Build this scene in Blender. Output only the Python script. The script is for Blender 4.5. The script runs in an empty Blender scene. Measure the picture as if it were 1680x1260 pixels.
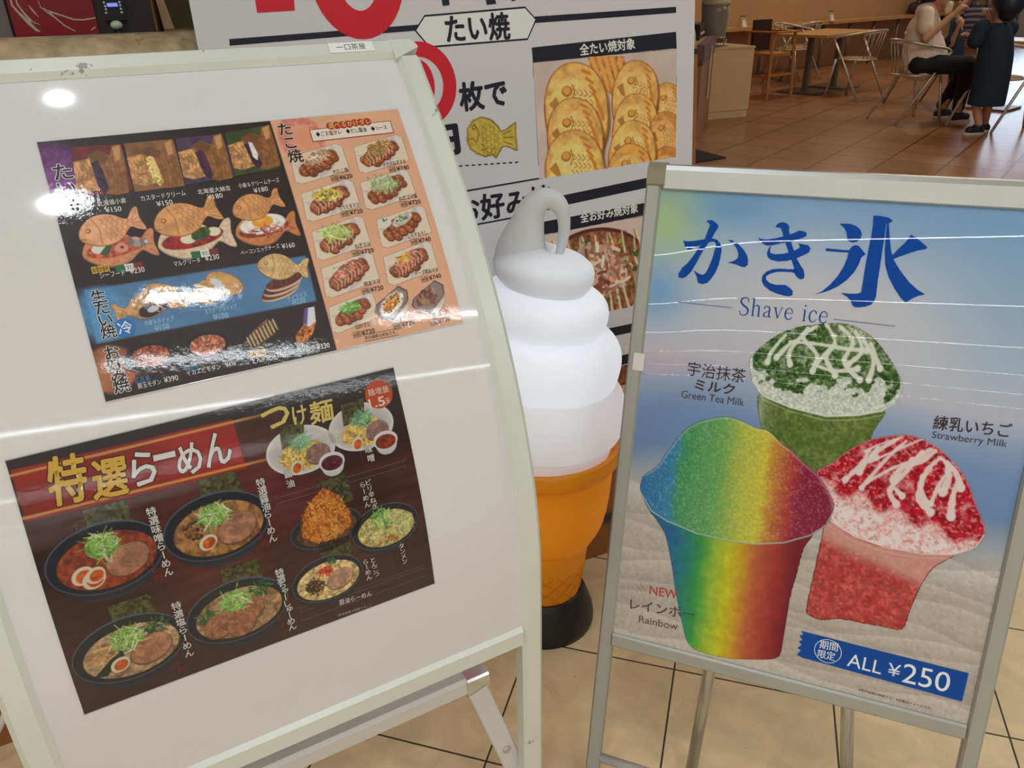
import bpy, bmesh, math, random
import numpy as np
from mathutils import Vector, Matrix
random.seed(7)
SC = bpy.context.scene
COL = SC.collection
# ------------------------------------------------------------------ camera
cam_d = bpy.data.cameras.new('camera'); cam = bpy.data.objects.new('camera', cam_d); COL.objects.link(cam)
cam_d.sensor_width = 36.0; cam_d.lens = 1285/1680*36; cam_d.clip_start = .05; cam_d.clip_end = 200
RW = ((0.99978,-0.02094,0.0),(-0.00951,-0.45389,0.89101),(-0.01866,-0.89081,-0.45399))   # photo axes -> world
EYE = (0.0,0.0,1.3)
cam.matrix_world = Matrix(((RW[0][0],-RW[0][1],-RW[0][2],EYE[0]),(RW[1][0],-RW[1][1],-RW[1][2],EYE[1]),(RW[2][0],-RW[2][1],-RW[2][2],EYE[2]),(0,0,0,1)))
SC.camera = cam
# ------------------------------------------------------------------ world, exposure, lamps
SC.view_settings.view_transform = 'Standard'; SC.view_settings.look = 'None'
SC.view_settings.gamma = 1; SC.view_settings.use_curve_mapping = False; SC.view_settings.exposure = -0.47
wd = bpy.data.worlds.new('world'); SC.world = wd; wd.use_nodes = True
bgn = wd.node_tree.nodes['Background']; bgn.inputs[0].default_value = (.93,.96,1.0,1); bgn.inputs[1].default_value = .30
SC.cycles.use_denoising = True
SC.cycles.max_bounces = 6; SC.cycles.diffuse_bounces = 3; SC.cycles.glossy_bounces = 3; SC.cycles.transmission_bounces = 4
SC.cycles.caustics_reflective = False; SC.cycles.caustics_refractive = False
CEIL = 2.95
def area(name, loc, sx, sy, power, color=(1,1,1), rot=(0,0,0), shape='RECTANGLE'):
    l = bpy.data.lights.new(name, 'AREA'); l.shape = shape; l.size = sx; l.size_y = sy; l.energy = power; l.color = color
    o = bpy.data.objects.new(name, l); o.location = loc; o.rotation_euler = rot; COL.objects.link(o); return o
COOL = (.88,.95,1.0); WARM = (1.0,.82,.62)
# rows of ceiling tubes running across the aisle behind the photographer, plus an added pair towards the signs
for k, y in enumerate((-2.6,-5.3,-8.0,-10.7,-13.4,-16.1,-18.8)):
    for x0, x1 in ((-13.6,-9.1),(-8.9,-4.4),(-4.2,.3),(.5,5.0)):
        area('ceiling_tube', ((x0+x1)/2, y, CEIL-.06), x1-x0, .035, 42, COOL)
area('ceiling_tube', (.66,-.60,CEIL-.06), .34,.07, 9, COOL)
for x0 in (1.6,3.6): area('ceiling_tube', (x0+.9,1.7,CEIL-.06), 1.8,.06, 26, COOL)  # unseen pair of tubes, added to brighten the beige floor at the right
area('ceiling_tube', (2.6,-.95,CEIL-.06), 1.2,.06, 20, COOL)
area('ceiling_tube', (1.3,-1.45,CEIL-.06), 1.2,.05, 18, COOL)
area('ceiling_downlight', (-.36,.69,CEIL-.06), .055,.055, 3, COOL, shape='DISK')
area('ceiling_downlight', (-.12,.11,CEIL-.06), .13,.13, 8, COOL, shape='DISK')
# the eating area: warm lamps over the far wall and tables, daylight from the right
for q in ((3.2,10.6),(5.2,12.2),(7.2,13.6)):
    area('dining_lamp', (q[0],q[1],CEIL-.06), .5,.5, 27, WARM, shape='DISK')
area('dining_tube', (3.5,5.2,CEIL-.06), 2.4,.1, 45, (1.0,.86,.66))
area('dining_tube', (5.5,8.2,CEIL-.06), 2.4,.1, 40, (1.0,.9,.76))

# ------------------------------------------------------------------ helpers
def srgb(c):
    c = np.asarray(c, float)/255.0
    return np.where(c <= .04045, c/12.92, ((c+.055)/1.055)**2.4)
MATS = {}
def mat(name, rgb, rough=.5, metal=0.0, var=.06, scale=30.0, spec=.5, emit=0.0, emit_rgb=None, coat=0.0, bump=0.0, spots=None):
    """procedural surface: base colour with a soft noise variation, optional wear spots and bump"""
    if name in MATS: return MATS[name]
    m = bpy.data.materials.new(name); m.use_nodes = True; nt = m.node_tree; N = nt.nodes; L = nt.links
    p = N['Principled BSDF']; p.inputs['Roughness'].default_value = rough; p.inputs['Metallic'].default_value = metal
    p.inputs['Specular IOR Level'].default_value = spec; p.inputs['Coat Weight'].default_value = coat
    lin = srgb(rgb)
    tc = N.new('ShaderNodeTexCoord'); nz = N.new('ShaderNodeTexNoise'); nz.inputs['Scale'].default_value = scale; nz.inputs['Detail'].default_value = 4
    L.new(tc.outputs['Object'], nz.inputs['Vector'])
    rp = N.new('ShaderNodeValToRGB'); a = 1-var; b = 1+var
    rp.color_ramp.elements[0].position = .3; rp.color_ramp.elements[1].position = .7
    rp.color_ramp.elements[0].color = (*np.clip(lin*a,0,1),1); rp.color_ramp.elements[1].color = (*np.clip(lin*b,0,1),1)
    L.new(nz.outputs['Fac'], rp.inputs[0]); out = rp.outputs[0]
    if spots:
        n2 = N.new('ShaderNodeTexNoise'); n2.inputs['Scale'].default_value = spots[1]; n2.inputs['Detail'].default_value = 6; n2.inputs['Roughness'].default_value = .65
        L.new(tc.outputs['Object'], n2.inputs['Vector'])
        r2 = N.new('ShaderNodeValToRGB'); r2.color_ramp.elements[0].position = spots[2]; r2.color_ramp.elements[1].position = spots[2]+.02
        L.new(n2.outputs['Fac'], r2.inputs[0])
        mx = N.new('ShaderNodeMix'); mx.data_type = 'RGBA'; L.new(r2.outputs[0], mx.inputs['Factor']); L.new(out, mx.inputs['A'])
        mx.inputs['B'].default_value = (*srgb(spots[0]),1); out = mx.outputs['Result']
    L.new(out, p.inputs['Base Color'])
    if emit:
        p.inputs['Emission Color'].default_value = (*srgb(emit_rgb or rgb),1); p.inputs['Emission Strength'].default_value = emit
    if bump:
        bp = N.new('ShaderNodeBump'); bp.inputs['Strength'].default_value = bump; bp.inputs['Distance'].default_value = .002
        L.new(nz.outputs['Fac'], bp.inputs['Height']); L.new(bp.outputs[0], p.inputs['Normal'])
    MATS[name] = m; return m

class MB:
    """collects shapes and links them as ONE mesh object"""
    def __init__(s): s.v = []; s.f = []; s.sm = []
    def add(s, vs, fs, smooth=False):
        o = len(s.v); s.v += [tuple(float(c) for c in v) for v in vs]; s.f += [tuple(i+o for i in f) for f in fs]; s.sm += [smooth]*len(fs); return s
    def hexa(s, c):      # eight corners: 0-3 lower ring, 4-7 upper ring
        return s.add(c, [(3,2,1,0),(4,5,6,7),(0,1,5,4),(1,2,6,5),(2,3,7,6),(3,0,4,7)])
    def box(s, lo, hi, M=None):
        x0,y0,z0 = lo; x1,y1,z1 = hi
        c = [Vector(q) for q in ((x0,y0,z0),(x1,y0,z0),(x1,y1,z0),(x0,y1,z0),(x0,y0,z1),(x1,y0,z1),(x1,y1,z1),(x0,y1,z1))]
        if M is not None: c = [M @ q for q in c]
        return s.hexa(c)
    def bar(s, a, b, w, h, up=(0,0,1), ch=.18):
        """chamfered rectangular bar from a to b"""
        a = Vector(a); b = Vector(b); d = (b-a).normalized(); u = Vector(up); x = d.cross(u).normalized(); u = x.cross(d).normalized()
        c = min(w,h)*ch; W = w/2; H = h/2
        prof = [(-W,-H+c),(-W+c,-H),(W-c,-H),(W,-H+c),(W,H-c),(W-c,H),(-W+c,H),(-W,H-c)]
        return s.sweep([a,b],[(x,u)]*2,prof)
    def sweep(s, pts, frames, prof, caps=True, smooth=False, close=False):
        n = len(prof); vs = []
        for p,(x,u) in zip(pts,frames):
            vs += [Vector(p)+Vector(x)*q[0]+Vector(u)*q[1] for q in prof]
        fs = []; m = len(pts)
        for i in range(m if close else m-1):
            j = (i+1) % m
            for k in range(n):
                l = (k+1) % n; fs.append((i*n+k,i*n+l,j*n+l,j*n+k))
        if caps and not close: fs += [tuple(range(n-1,-1,-1)), tuple((m-1)*n+k for k in range(n))]
        return s.add(vs, fs, smooth)
    def tube(s, pts, r, n=10, close=False, smooth_path=0):
        pts = [Vector(p) for p in pts]
        rs = list(r) if hasattr(r,'__len__') else [r]*len(pts)
        if smooth_path:
            pts, rs = catmull(pts, rs, smooth_path)
        fr = []; x = None
        for i in range(len(pts)):
            a = pts[max(i-1,0)] if not close else pts[i-1]; b = pts[min(i+1,len(pts)-1)] if not close else pts[(i+1)%len(pts)]
            d = (b-a).normalized()
            if x is None:
                x = d.cross(Vector((0,0,1)))
                if x.length < 1e-3: x = d.cross(Vector((1,0,0)))
                x.normalize()
            x = (x-d*x.dot(d)).normalized(); fr.append((x, d.cross(x).normalized()))
        vs = []
        for p,(a,b),q in zip(pts,fr,rs):
            vs += [p+(a*math.cos(t)+b*math.sin(t))*q for t in (2*math.pi*k/n for k in range(n))]
        fs = []; m = len(pts)
        for i in range(m if close else m-1):
            j = (i+1)%m
            for k in range(n): fs.append((i*n+k,i*n+(k+1)%n,j*n+(k+1)%n,j*n+k))
        s.add(vs, fs, True)
        if not close: s.add(vs[:n],[tuple(range(n-1,-1,-1))]); s.add(vs[-n:],[tuple(range(n))])
        return s
    def lathe(s, prof, c=(0,0,0), n=32, smooth=True):
        c = Vector(c); vs = []; fs = []; m = len(prof)
        for r,z in prof:
            vs += [c+Vector((r*math.cos(2*math.pi*k/n), r*math.sin(2*math.pi*k/n), z)) for k in range(n)]
        for i in range(m-1):
            for k in range(n): fs.append((i*n+k,i*n+(k+1)%n,(i+1)*n+(k+1)%n,(i+1)*n+k))
        s.add(vs, fs, smooth)
        s.add(vs[:n],[tuple(range(n-1,-1,-1))]); s.add(vs[-n:],[tuple(range(n))]); return s
    def ball(s, c, r, n=16, m=10, sc=(1,1,1), M=None):
        vs = []; fs = []
        for i in range(m+1):
            t = math.pi*i/m
            for k in range(n):
                p = Vector((math.sin(t)*math.cos(2*math.pi*k/n)*sc[0]*r, math.sin(t)*math.sin(2*math.pi*k/n)*sc[1]*r, math.cos(t)*sc[2]*r))
                vs.append((M @ p if M is not None else p)+Vector(c))
        for i in range(m):
            for k in range(n): fs.append((i*n+k,(i+1)*n+k,(i+1)*n+(k+1)%n,i*n+(k+1)%n))
        return s.add(vs, fs, True)
    def build(s, name, m, parent=None):
        me = bpy.data.meshes.new(name); me.from_pydata(s.v, [], s.f); me.polygons.foreach_set('use_smooth', s.sm); me.update()
        bm = bmesh.new(); bm.from_mesh(me); bmesh.ops.delete(bm, geom=[v for v in bm.verts if not v.link_faces], context='VERTS'); bmesh.ops.remove_doubles(bm, verts=bm.verts, dist=1e-6); bmesh.ops.recalc_face_normals(bm, faces=bm.faces); bm.to_mesh(me); bm.free()
        o = bpy.data.objects.new(name, me); COL.objects.link(o); me.materials.append(m)
        if parent is not None:
            o.parent = parent; o.matrix_parent_inverse = Matrix.Identity(4)
            o.matrix_parent_inverse = parent.matrix_world.inverted() if parent.matrix_world != Matrix.Identity(4) else Matrix.Identity(4)
        return o
def catmull(pts, rs, k):
    P = [Vector((*p,r)) for p,r in zip(pts,rs)]; out = []
    for i in range(len(P)-1):
        a = P[max(i-1,0)]; b = P[i]; c = P[i+1]; d = P[min(i+2,len(P)-1)]
        for j in range(k):
            t = j/k; out.append(.5*((2*b)+(c-a)*t+(2*a-5*b+4*c-d)*t*t+(3*b-a-3*c+d)*t**3))
    out.append(P[-1]); return [Vector(q[:3]) for q in out], [max(q[3],1e-4) for q in out]
def tag(o, label, cat, group=None, kind=None):
    if label: o['label'] = label
    if cat: o['category'] = cat
    if group: o['group'] = group
    if kind: o['kind'] = kind
    return o
def thing(name, label, cat, loc=(0,0,0), rz=0.0, group=None):
    o = bpy.data.objects.new(name, None); COL.objects.link(o); o.empty_display_size = .1
    o.location = loc; o.rotation_euler = (0,0,rz); o.matrix_world = Matrix.Translation(Vector(loc)) @ Matrix.Rotation(rz,4,'Z')
    return tag(o, label, cat, group)
def local(o): o.matrix_parent_inverse = Matrix.Identity(4); return o
def copy_tree(o, parent=None):
    c = o.copy(); COL.objects.link(c)
    if parent is not None: c.parent = parent; c.matrix_parent_inverse = o.matrix_parent_inverse.copy()
    for ch in list(o.children): copy_tree(ch, c)
    return c
def struct(name, mb, m): 
    o = mb.build(name, m); o['kind'] = 'structure'; return o
def rotz(v, a): return (v[0]*math.cos(a)-v[1]*math.sin(a), v[0]*math.sin(a)+v[1]*math.cos(a))

# ------------------------------------------------------------------ setting
def floor_material(name, rot, off, size, tiles, joint, jw, rough, mottle, cell_var):
    m = bpy.data.materials.new(name); m.use_nodes = True; nt = m.node_tree; N = nt.nodes; L = nt.links; p = N['Principled BSDF']
    tc = N.new('ShaderNodeTexCoord'); mp = N.new('ShaderNodeMapping'); mp.vector_type = 'POINT'
    mp.inputs['Rotation'].default_value = (0,0,rot); mp.inputs['Location'].default_value = (off[0],off[1],0)
    L.new(tc.outputs['Object'], mp.inputs['Vector'])
    br = N.new('ShaderNodeTexBrick'); br.offset = 0; br.squash = 1
    br.inputs['Scale'].default_value = 1.0; br.inputs['Brick Width'].default_value = size; br.inputs['Row Height'].default_value = size
    br.inputs['Mortar Size'].default_value = jw; br.inputs['Mortar Smooth'].default_value = .1; br.inputs['Bias'].default_value = 0
    a = srgb(tiles)
    br.inputs['Color1'].default_value = (*np.clip(a*(1-cell_var),0,1),1); br.inputs['Color2'].default_value = (*np.clip(a*(1+cell_var),0,1),1); br.inputs['Mortar'].default_value = (*srgb(joint),1)
    L.new(mp.outputs[0], br.inputs['Vector'])
    nz = N.new('ShaderNodeTexNoise'); nz.inputs['Scale'].default_value = mottle[0]; nz.inputs['Detail'].default_value = 8; nz.inputs['Roughness'].default_value = .62; nz.inputs['Distortion'].default_value = .8
    L.new(tc.outputs['Object'], nz.inputs['Vector'])
    rp = N.new('ShaderNodeValToRGB'); rp.color_ramp.elements[0].position = .32; rp.color_ramp.elements[1].position = .68
    rp.color_ramp.elements[0].color = (*[mottle[1]]*3,1); rp.color_ramp.elements[1].color = (*[mottle[2]]*3,1); L.new(nz.outputs['Fac'], rp.inputs[0])
    mx = N.new('ShaderNodeMix'); mx.data_type = 'RGBA'; mx.blend_type = 'MULTIPLY'; mx.inputs['Factor'].default_value = 1
    L.new(br.outputs['Color'], mx.inputs['A']); L.new(rp.outputs[0], mx.inputs['B'])
    n2 = N.new('ShaderNodeTexNoise'); n2.inputs['Scale'].default_value = 55; n2.inputs['Detail'].default_value = 3; L.new(tc.outputs['Object'], n2.inputs['Vector'])
    r2 = N.new('ShaderNodeValToRGB'); r2.color_ramp.elements[0].position = .70; r2.color_ramp.elements[1].position = .74
    r2.color_ramp.elements[0].color = (0,0,0,1); r2.color_ramp.elements[1].color = (.5,.5,.5,1); L.new(n2.outputs['Fac'], r2.inputs[0])
    m2 = N.new('ShaderNodeMix'); m2.data_type = 'RGBA'; L.new(r2.outputs[0], m2.inputs['Factor']); L.new(mx.outputs['Result'], m2.inputs['A']); m2.inputs['B'].default_value = (*np.clip(a*.45,0,1),1)
    L.new(m2.outputs['Result'], p.inputs['Base Color']); p.inputs['Roughness'].default_value = rough
    bp = N.new('ShaderNodeBump'); bp.inputs['Strength'].default_value = .25; bp.inputs['Distance'].default_value = .004; L.new(br.outputs['Fac'], bp.inputs['Height']); bp.invert = True
    L.new(bp.outputs[0], p.inputs['Normal'])
    return m
RA = math.atan2(.29,.957)
fl = MB().box((-12,-22,-.1),(14,3.1,0)); struct('floor', fl, floor_material('beige_vinyl_tile', RA, (.348+.3165*40,-.930+.3165*40), .3165, (236,210,164), (60,48,36), .0019, .34, (9,.80,1.08), .05))
fl2 = MB().box((-12,3.1,-.1),(26,26,0)); struct('floor', fl2, floor_material('brown_clay_tile', math.radians(38), (20,20), .42, (160,112,76), (84,56,38), .008, .30, (5,.80,1.12), .10))
struct('ceiling', MB().box((-14,-22,CEIL),(26,26,CEIL+.1)), mat('ceiling_board', (215,213,206), .9, var=.03))
# far wall behind the tables, its window at the right
WA = math.radians(37.5); WD = Vector((math.cos(WA),math.sin(WA),0)); WN = Vector((math.sin(WA),-math.cos(WA),0)); W0 = Vector((3.03,11.807,0))-WN*.40
def wall_box(u0,u1,n0,n1,z0,z1):
    c = []
    for z in (z0,z1):
        for u,n in ((u0,n0),(u1,n0),(u1,n1),(u0,n1)): c.append(W0+WD*u+WN*n+Vector((0,0,z)))
    return MB().hexa(c)
tan_wall = mat('tan_wall_paint', (190,150,108), .75, var=.04, scale=3)
struct('wall_back', wall_box(-12,10.0,-.15,0,0,CEIL), tan_wall)
struct('wall_right', wall_box(13.6,20,-.15,0,0,CEIL), tan_wall)
struct('trim_1', wall_box(10.0,13.6,-.15,0,0,.78), mat('window_sill_paint', (170,165,155), .6))
struct('window_1', wall_box(10.0,13.6,-.12,-.10,.78,2.5), mat('daylit_glass', (225,238,255), .3, emit=11.0, emit_rgb=(214,232,255)))
struct('trim_2', wall_box(10.0,13.6,-.15,0,2.5,CEIL), tan_wall)
for q in (10.0,11.15,12.35,13.5): struct('trim_3', wall_box(q,q+.06,-.10,-.04,.78,2.5), mat('window_mullion', (190,188,180), .5))
struct('trim_4', wall_box(-12,10.0,0,.012,0,.66), mat('dark_wall_panel', (196,152,110), .6, var=.06, scale=4))
# ------------------------------------------------------------------ printing: pictures and lettering on sheets
def print_mat(name, rough, coat=0.0, spec=.5, bump=0.0, bscale=60.0, wave=0.0):
    m = bpy.data.materials.new(name); m.use_nodes = True; nt = m.node_tree; N = nt.nodes; L = nt.links; p = N['Principled BSDF']
    at = N.new('ShaderNodeAttribute'); at.attribute_name = 'Col'
    tc = N.new('ShaderNodeTexCoord'); nz = N.new('ShaderNodeTexNoise'); nz.inputs['Scale'].default_value = 900; nz.inputs['Detail'].default_value = 2
    L.new(tc.outputs['Object'], nz.inputs['Vector'])
    rp = N.new('ShaderNodeValToRGB'); rp.color_ramp.elements[0].color = (.94,.94,.94,1); rp.color_ramp.elements[1].color = (1.05,1.05,1.05,1); L.new(nz.outputs['Fac'], rp.inputs[0])
    mx = N.new('ShaderNodeMix'); mx.data_type = 'RGBA'; mx.blend_type = 'MULTIPLY'; mx.inputs['Factor'].default_value = 1
    L.new(at.outputs['Color'], mx.inputs['A']); L.new(rp.outputs[0], mx.inputs['B']); L.new(mx.outputs['Result'], p.inputs['Base Color'])
    p.inputs['Roughness'].default_value = rough; p.inputs['Specular IOR Level'].default_value = spec; p.inputs['Coat Weight'].default_value = coat; p.inputs['Coat Roughness'].default_value = .008
    if bump:
        n2 = N.new('ShaderNodeTexNoise'); n2.inputs['Scale'].default_value = bscale; n2.inputs['Detail'].default_value = 5; n2.inputs['Roughness'].default_value = .6; L.new(tc.outputs['Object'], n2.inputs['Vector'])
        bp = N.new('ShaderNodeBump'); bp.inputs['Strength'].default_value = bump; bp.inputs['Distance'].default_value = .002; L.new(n2.outputs['Fac'], bp.inputs['Height'])
        if coat and bscale > 20: L.new(bp.outputs[0], p.inputs['Coat Normal'])
        L.new(bp.outputs[0], p.inputs['Normal'])
    return m

def soft_outline(P, k=4):
    n = len(P); out = []
    for i in range(n):
        a,b_,c,d = (np.array(P[(i+j)%n],float) for j in (-1,0,1,2))
        for j in range(k):
            t = j/k; q = .5*((2*b_)+(c-a)*t+(2*a-5*b_+4*c-d)*t*t+(3*b_-a-3*c+d)*t**3); out.append((float(q[0]),float(q[1])))
    return out
class Sheet:
    """a flat or curved sheet with its own millimetre frame (x right, y down)"""
    def __init__(s, root, fmap, material, gain=1.0): s.root = root; s.f = fmap; s.m = material; s.g = gain
    def lin(s, rgb): return np.clip(srgb(rgb)*s.g, 0, .93)
    def make(s, name, xy, faces, cols, off, quads=None):
        P = s.f(xy[:,0], xy[:,1], off); me = bpy.data.meshes.new(name)
        if quads is not None:
            n = len(P); q = len(quads); me.vertices.add(n); me.vertices.foreach_set('co', P.astype(np.float32).ravel())
            me.loops.add(q*4); me.loops.foreach_set('vertex_index', quads.astype(np.int32).ravel())
            me.polygons.add(q); me.polygons.foreach_set('loop_start', np.arange(0,q*4,4,dtype=np.int32))
            me.update(calc_edges=True)
        else:
            me.from_pydata(P.tolist(), [], faces); me.update()
        at = me.color_attributes.new('Col','FLOAT_COLOR','POINT')
        c = np.ones((len(P),4),np.float32); c[:,:3] = cols; at.data.foreach_set('color', c.ravel())
        me.polygons.foreach_set('use_smooth', [True]*len(me.polygons)); me.materials.append(s.m)
        o = bpy.data.objects.new(name, me); COL.objects.link(o); o.parent = s.root; o.matrix_parent_inverse = s.root.matrix_world.inverted(); return o

class Cv:
    """a small picture painted point by point; becomes the dense colour mesh of a printed image"""
    def __init__(s, x0, y0, x1, y1, res=.7):
        s.res = res; nx = max(2,int((x1-x0)/res)+1); ny = max(2,int((y1-y0)/res)+1)
        s.x = np.linspace(x0,x1,nx); s.y = np.linspace(y0,y1,ny); s.X, s.Y = np.meshgrid(s.x, s.y)
        s.c = np.zeros((ny,nx,3)); s.a = np.zeros((ny,nx)); s.rng = np.random.default_rng(int(abs(x0*13+y0*7))+3)
    def win(s, x0,y0,x1,y1):
        i0 = np.searchsorted(s.x,x0); i1 = np.searchsorted(s.x,x1); j0 = np.searchsorted(s.y,y0); j1 = np.searchsorted(s.y,y1)
        return slice(j0,j1), slice(i0,i1)
    def put(s, w, mask, col, tex=0.0, tscale=3.0):
        if mask.size == 0: return s
        c = np.asarray(col,float)
        if c.ndim == 1: c = np.broadcast_to(c, mask.shape+(3,))
        if tex: c = c*(1+tex*2*(s.noise(tscale)[w]-.5))[...,None]
        m = mask[...,None]; s.c[w] = s.c[w]*(1-m)+c*m; s.a[w] = np.maximum(s.a[w], mask); return s
    def noise(s, scale, oct=3):
        out = np.zeros_like(s.X); amp = 1.0; tot = 0
        for k in range(oct):
            sc = scale/2**k; nx = int((s.x[-1]-s.x[0])/sc)+3; ny = int((s.y[-1]-s.y[0])/sc)+3; g = s.rng.random((ny,nx))
            fx = (s.X-s.x[0])/sc; fy = (s.Y-s.y[0])/sc; ix = fx.astype(int); iy = fy.astype(int); tx = fx-ix; ty = fy-iy
            tx = tx*tx*(3-2*tx); ty = ty*ty*(3-2*ty)
            out += amp*((g[iy,ix]*(1-tx)+g[iy,ix+1]*tx)*(1-ty)+(g[iy+1,ix]*(1-tx)+g[iy+1,ix+1]*tx)*ty); tot += amp; amp *= .55
        return np.clip((out/tot-.5)*1.5+.5,0,1)
    def fill(s, col, tex=0, tscale=3): w = (slice(None),slice(None)); return s.put(w, np.ones_like(s.X), col, tex, tscale)
    def ell(s, cx,cy,rx,ry,col,rot=0,tex=0,tscale=3,op=1.0,soft=1.0):
        R = max(rx,ry)+2; w = s.win(cx-R,cy-R,cx+R,cy+R); X = s.X[w]-cx; Y = s.Y[w]-cy; c,q = math.cos(rot),math.sin(rot)
        d = np.hypot((X*c+Y*q)/rx, (-X*q+Y*c)/ry); return s.put(w, op*np.clip((1-d)*min(rx,ry)/(s.res*soft)+.5,0,1), col, tex, tscale)
    def inside(s, w, pts):
        X = s.X[w]; Y = s.Y[w]; ins = np.zeros(X.shape,bool); dist = np.full(X.shape,1e9); n = len(pts)
        for i in range(n):
            (ax,ay),(bx,by) = pts[i],pts[(i+1)%n]
            if ay != by: ins ^= ((ay>Y)!=(by>Y)) & (X < (bx-ax)*(Y-ay)/(by-ay)+ax)
            dx,dy = bx-ax,by-ay; t = np.clip(((X-ax)*dx+(Y-ay)*dy)/(dx*dx+dy*dy+1e-12),0,1); dist = np.minimum(dist, np.hypot(X-ax-t*dx,Y-ay-t*dy))
        return np.where(ins,dist,-dist)
    def poly(s, pts, col, tex=0, tscale=3, op=1.0, soft=1.0):
        xs = [p[0] for p in pts]; ys = [p[1] for p in pts]; w = s.win(min(xs)-2,min(ys)-2,max(xs)+2,max(ys)+2)
        return s.put(w, op*np.clip(s.inside(w,pts)/(s.res*soft)+.5,0,1), col, tex, tscale)
    def stroke(s, pts, wd, col, op=1.0, soft=1.0):
        ws = list(wd) if hasattr(wd,'__len__') else [wd]*len(pts); R = max(ws)/2+1
        xs = [p[0] for p in pts]; ys = [p[1] for p in pts]; w = s.win(min(xs)-R,min(ys)-R,max(xs)+R,max(ys)+R); X = s.X[w]; Y = s.Y[w]
        if X.size == 0: return s
        D = np.full(X.shape,-1e9)
        for (ax,ay),(bx,by),wa,wb in zip(pts[:-1],pts[1:],ws[:-1],ws[1:]):
            dx,dy = bx-ax,by-ay; t = np.clip(((X-ax)*dx+(Y-ay)*dy)/(dx*dx+dy*dy+1e-12),0,1)
            D = np.maximum(D, (wa+(wb-wa)*t)/2-np.hypot(X-ax-t*dx,Y-ay-t*dy))
        return s.put(w, op*np.clip(D/(s.res*soft)+.5,0,1), col)
    def drizzle(s, pts, wd, col, op=.95):
        """poured syrup: a smooth line of uneven width ending in a drop"""
        P,_ = catmull([Vector((x,y,0)) for x,y in pts],[1]*len(pts),6); n = len(P)
        ws = [wd*(.55+.5*k/n+.45*s.rng.random()) for k in range(n)]
        s.stroke([(p.x,p.y) for p in P], ws, col, op, 1.8); p = P[-1]; s.ell(p.x,p.y,wd*.75,wd*.95,col,op=op,soft=1.6); return s
    def shreds(s, n, cx,cy,rx,ry,ln,wd,cols,rot=0,ang=None,bend=.5,op=1.0):
        """n short bent strands scattered over an ellipse (noodles, onion, cabbage, flakes)"""
        r = s.rng
        for _ in range(n):
            t = r.random()*6.283; q = math.sqrt(r.random()); ex,ey = q*rx*math.cos(t),q*ry*math.sin(t)
            x = cx+ex*math.cos(rot)-ey*math.sin(rot); y = cy+ex*math.sin(rot)+ey*math.cos(rot)
            a = (ang+r.normal()*.5) if ang is not None else r.random()*6.283; l = ln*(.6+.8*r.random()); b = bend*l*r.normal()*.5
            dx,dy = math.cos(a)*l/2,math.sin(a)*l/2; c = np.array(cols[r.integers(len(cols))],float)*(.82+.36*r.random())
            s.stroke([(x-dx,y-dy),(x-dy/l*b,y+dx/l*b),(x+dx,y+dy)], wd*(.7+.6*r.random()), np.clip(c,0,255), op)
        return s
    def blobs(s, n, cx,cy,rx,ry,r0,cols,rot=0,op=1.0):
        r = s.rng
        for _ in range(n):
            t = r.random()*6.283; q = math.sqrt(r.random()); ex,ey = q*rx*math.cos(t),q*ry*math.sin(t); k = r0*(.5+r.random())
            c = np.array(cols[r.integers(len(cols))],float)*(.85+.3*r.random())
            s.ell(cx+ex*math.cos(rot)-ey*math.sin(rot), cy+ex*math.sin(rot)+ey*math.cos(rot), k, k*(.6+.4*r.random()), np.clip(c,0,255), r.random()*3, op=op)
        return s
    def build(s, sh, name, layer, label=None):
        ny,nx = s.a.shape; idx = np.arange(ny*nx).reshape(ny,nx)
        q = np.stack([idx[:-1,:-1],idx[1:,:-1],idx[1:,1:],idx[:-1,1:]],-1)
        keep = (s.a[:-1,:-1]+s.a[1:,:-1]+s.a[1:,1:]+s.a[:-1,1:]) >= 2.0; q = q[keep]
        used = np.zeros(ny*nx,bool); used[q.ravel()] = True; re = np.cumsum(used)-1
        xy = np.stack([s.X.ravel(),s.Y.ravel()],-1)[used]; col = srgb(np.clip(s.c.reshape(-1,3)[used],0,255))*sh.g
        o = sh.make(name, xy, None, np.clip(col,0,.93), layer, quads=re[q])
        if label: o['label'] = label
        return o

_glyph = {}
def glyph(s, offset=0.0, shear=0.0, space=1.0):
    k = (s,offset,shear,space)
    if k not in _glyph:
        c = bpy.data.curves.new('lettering','FONT'); c.body = s; c.resolution_u = 6 if s.isascii() or s == '¥' else 2; c.offset = offset; c.shear = shear; c.space_character = space
        o = bpy.data.objects.new('lettering',c); COL.objects.link(o); bpy.context.view_layer.update()
        me = bpy.data.meshes.new_from_object(o.evaluated_get(bpy.context.evaluated_depsgraph_get()))
        v = np.array([(q.co.x,q.co.y) for q in me.vertices]) if len(me.vertices) else np.zeros((0,2)); f = [tuple(p.vertices) for p in me.polygons]
        bpy.data.objects.remove(o); bpy.data.curves.remove(c); bpy.data.meshes.remove(me); _glyph[k] = (v,f)
    return _glyph[k]
def around(r):
    if r < .03: return [(0,0)]
    if r < .14: return [(-r,0),(r,0)]
    n = 6 if r < .5 else 8
    return [(0,0)]+[(r*math.cos(6.28319*k/n),r*math.sin(6.28319*k/n)) for k in range(n)]
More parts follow.
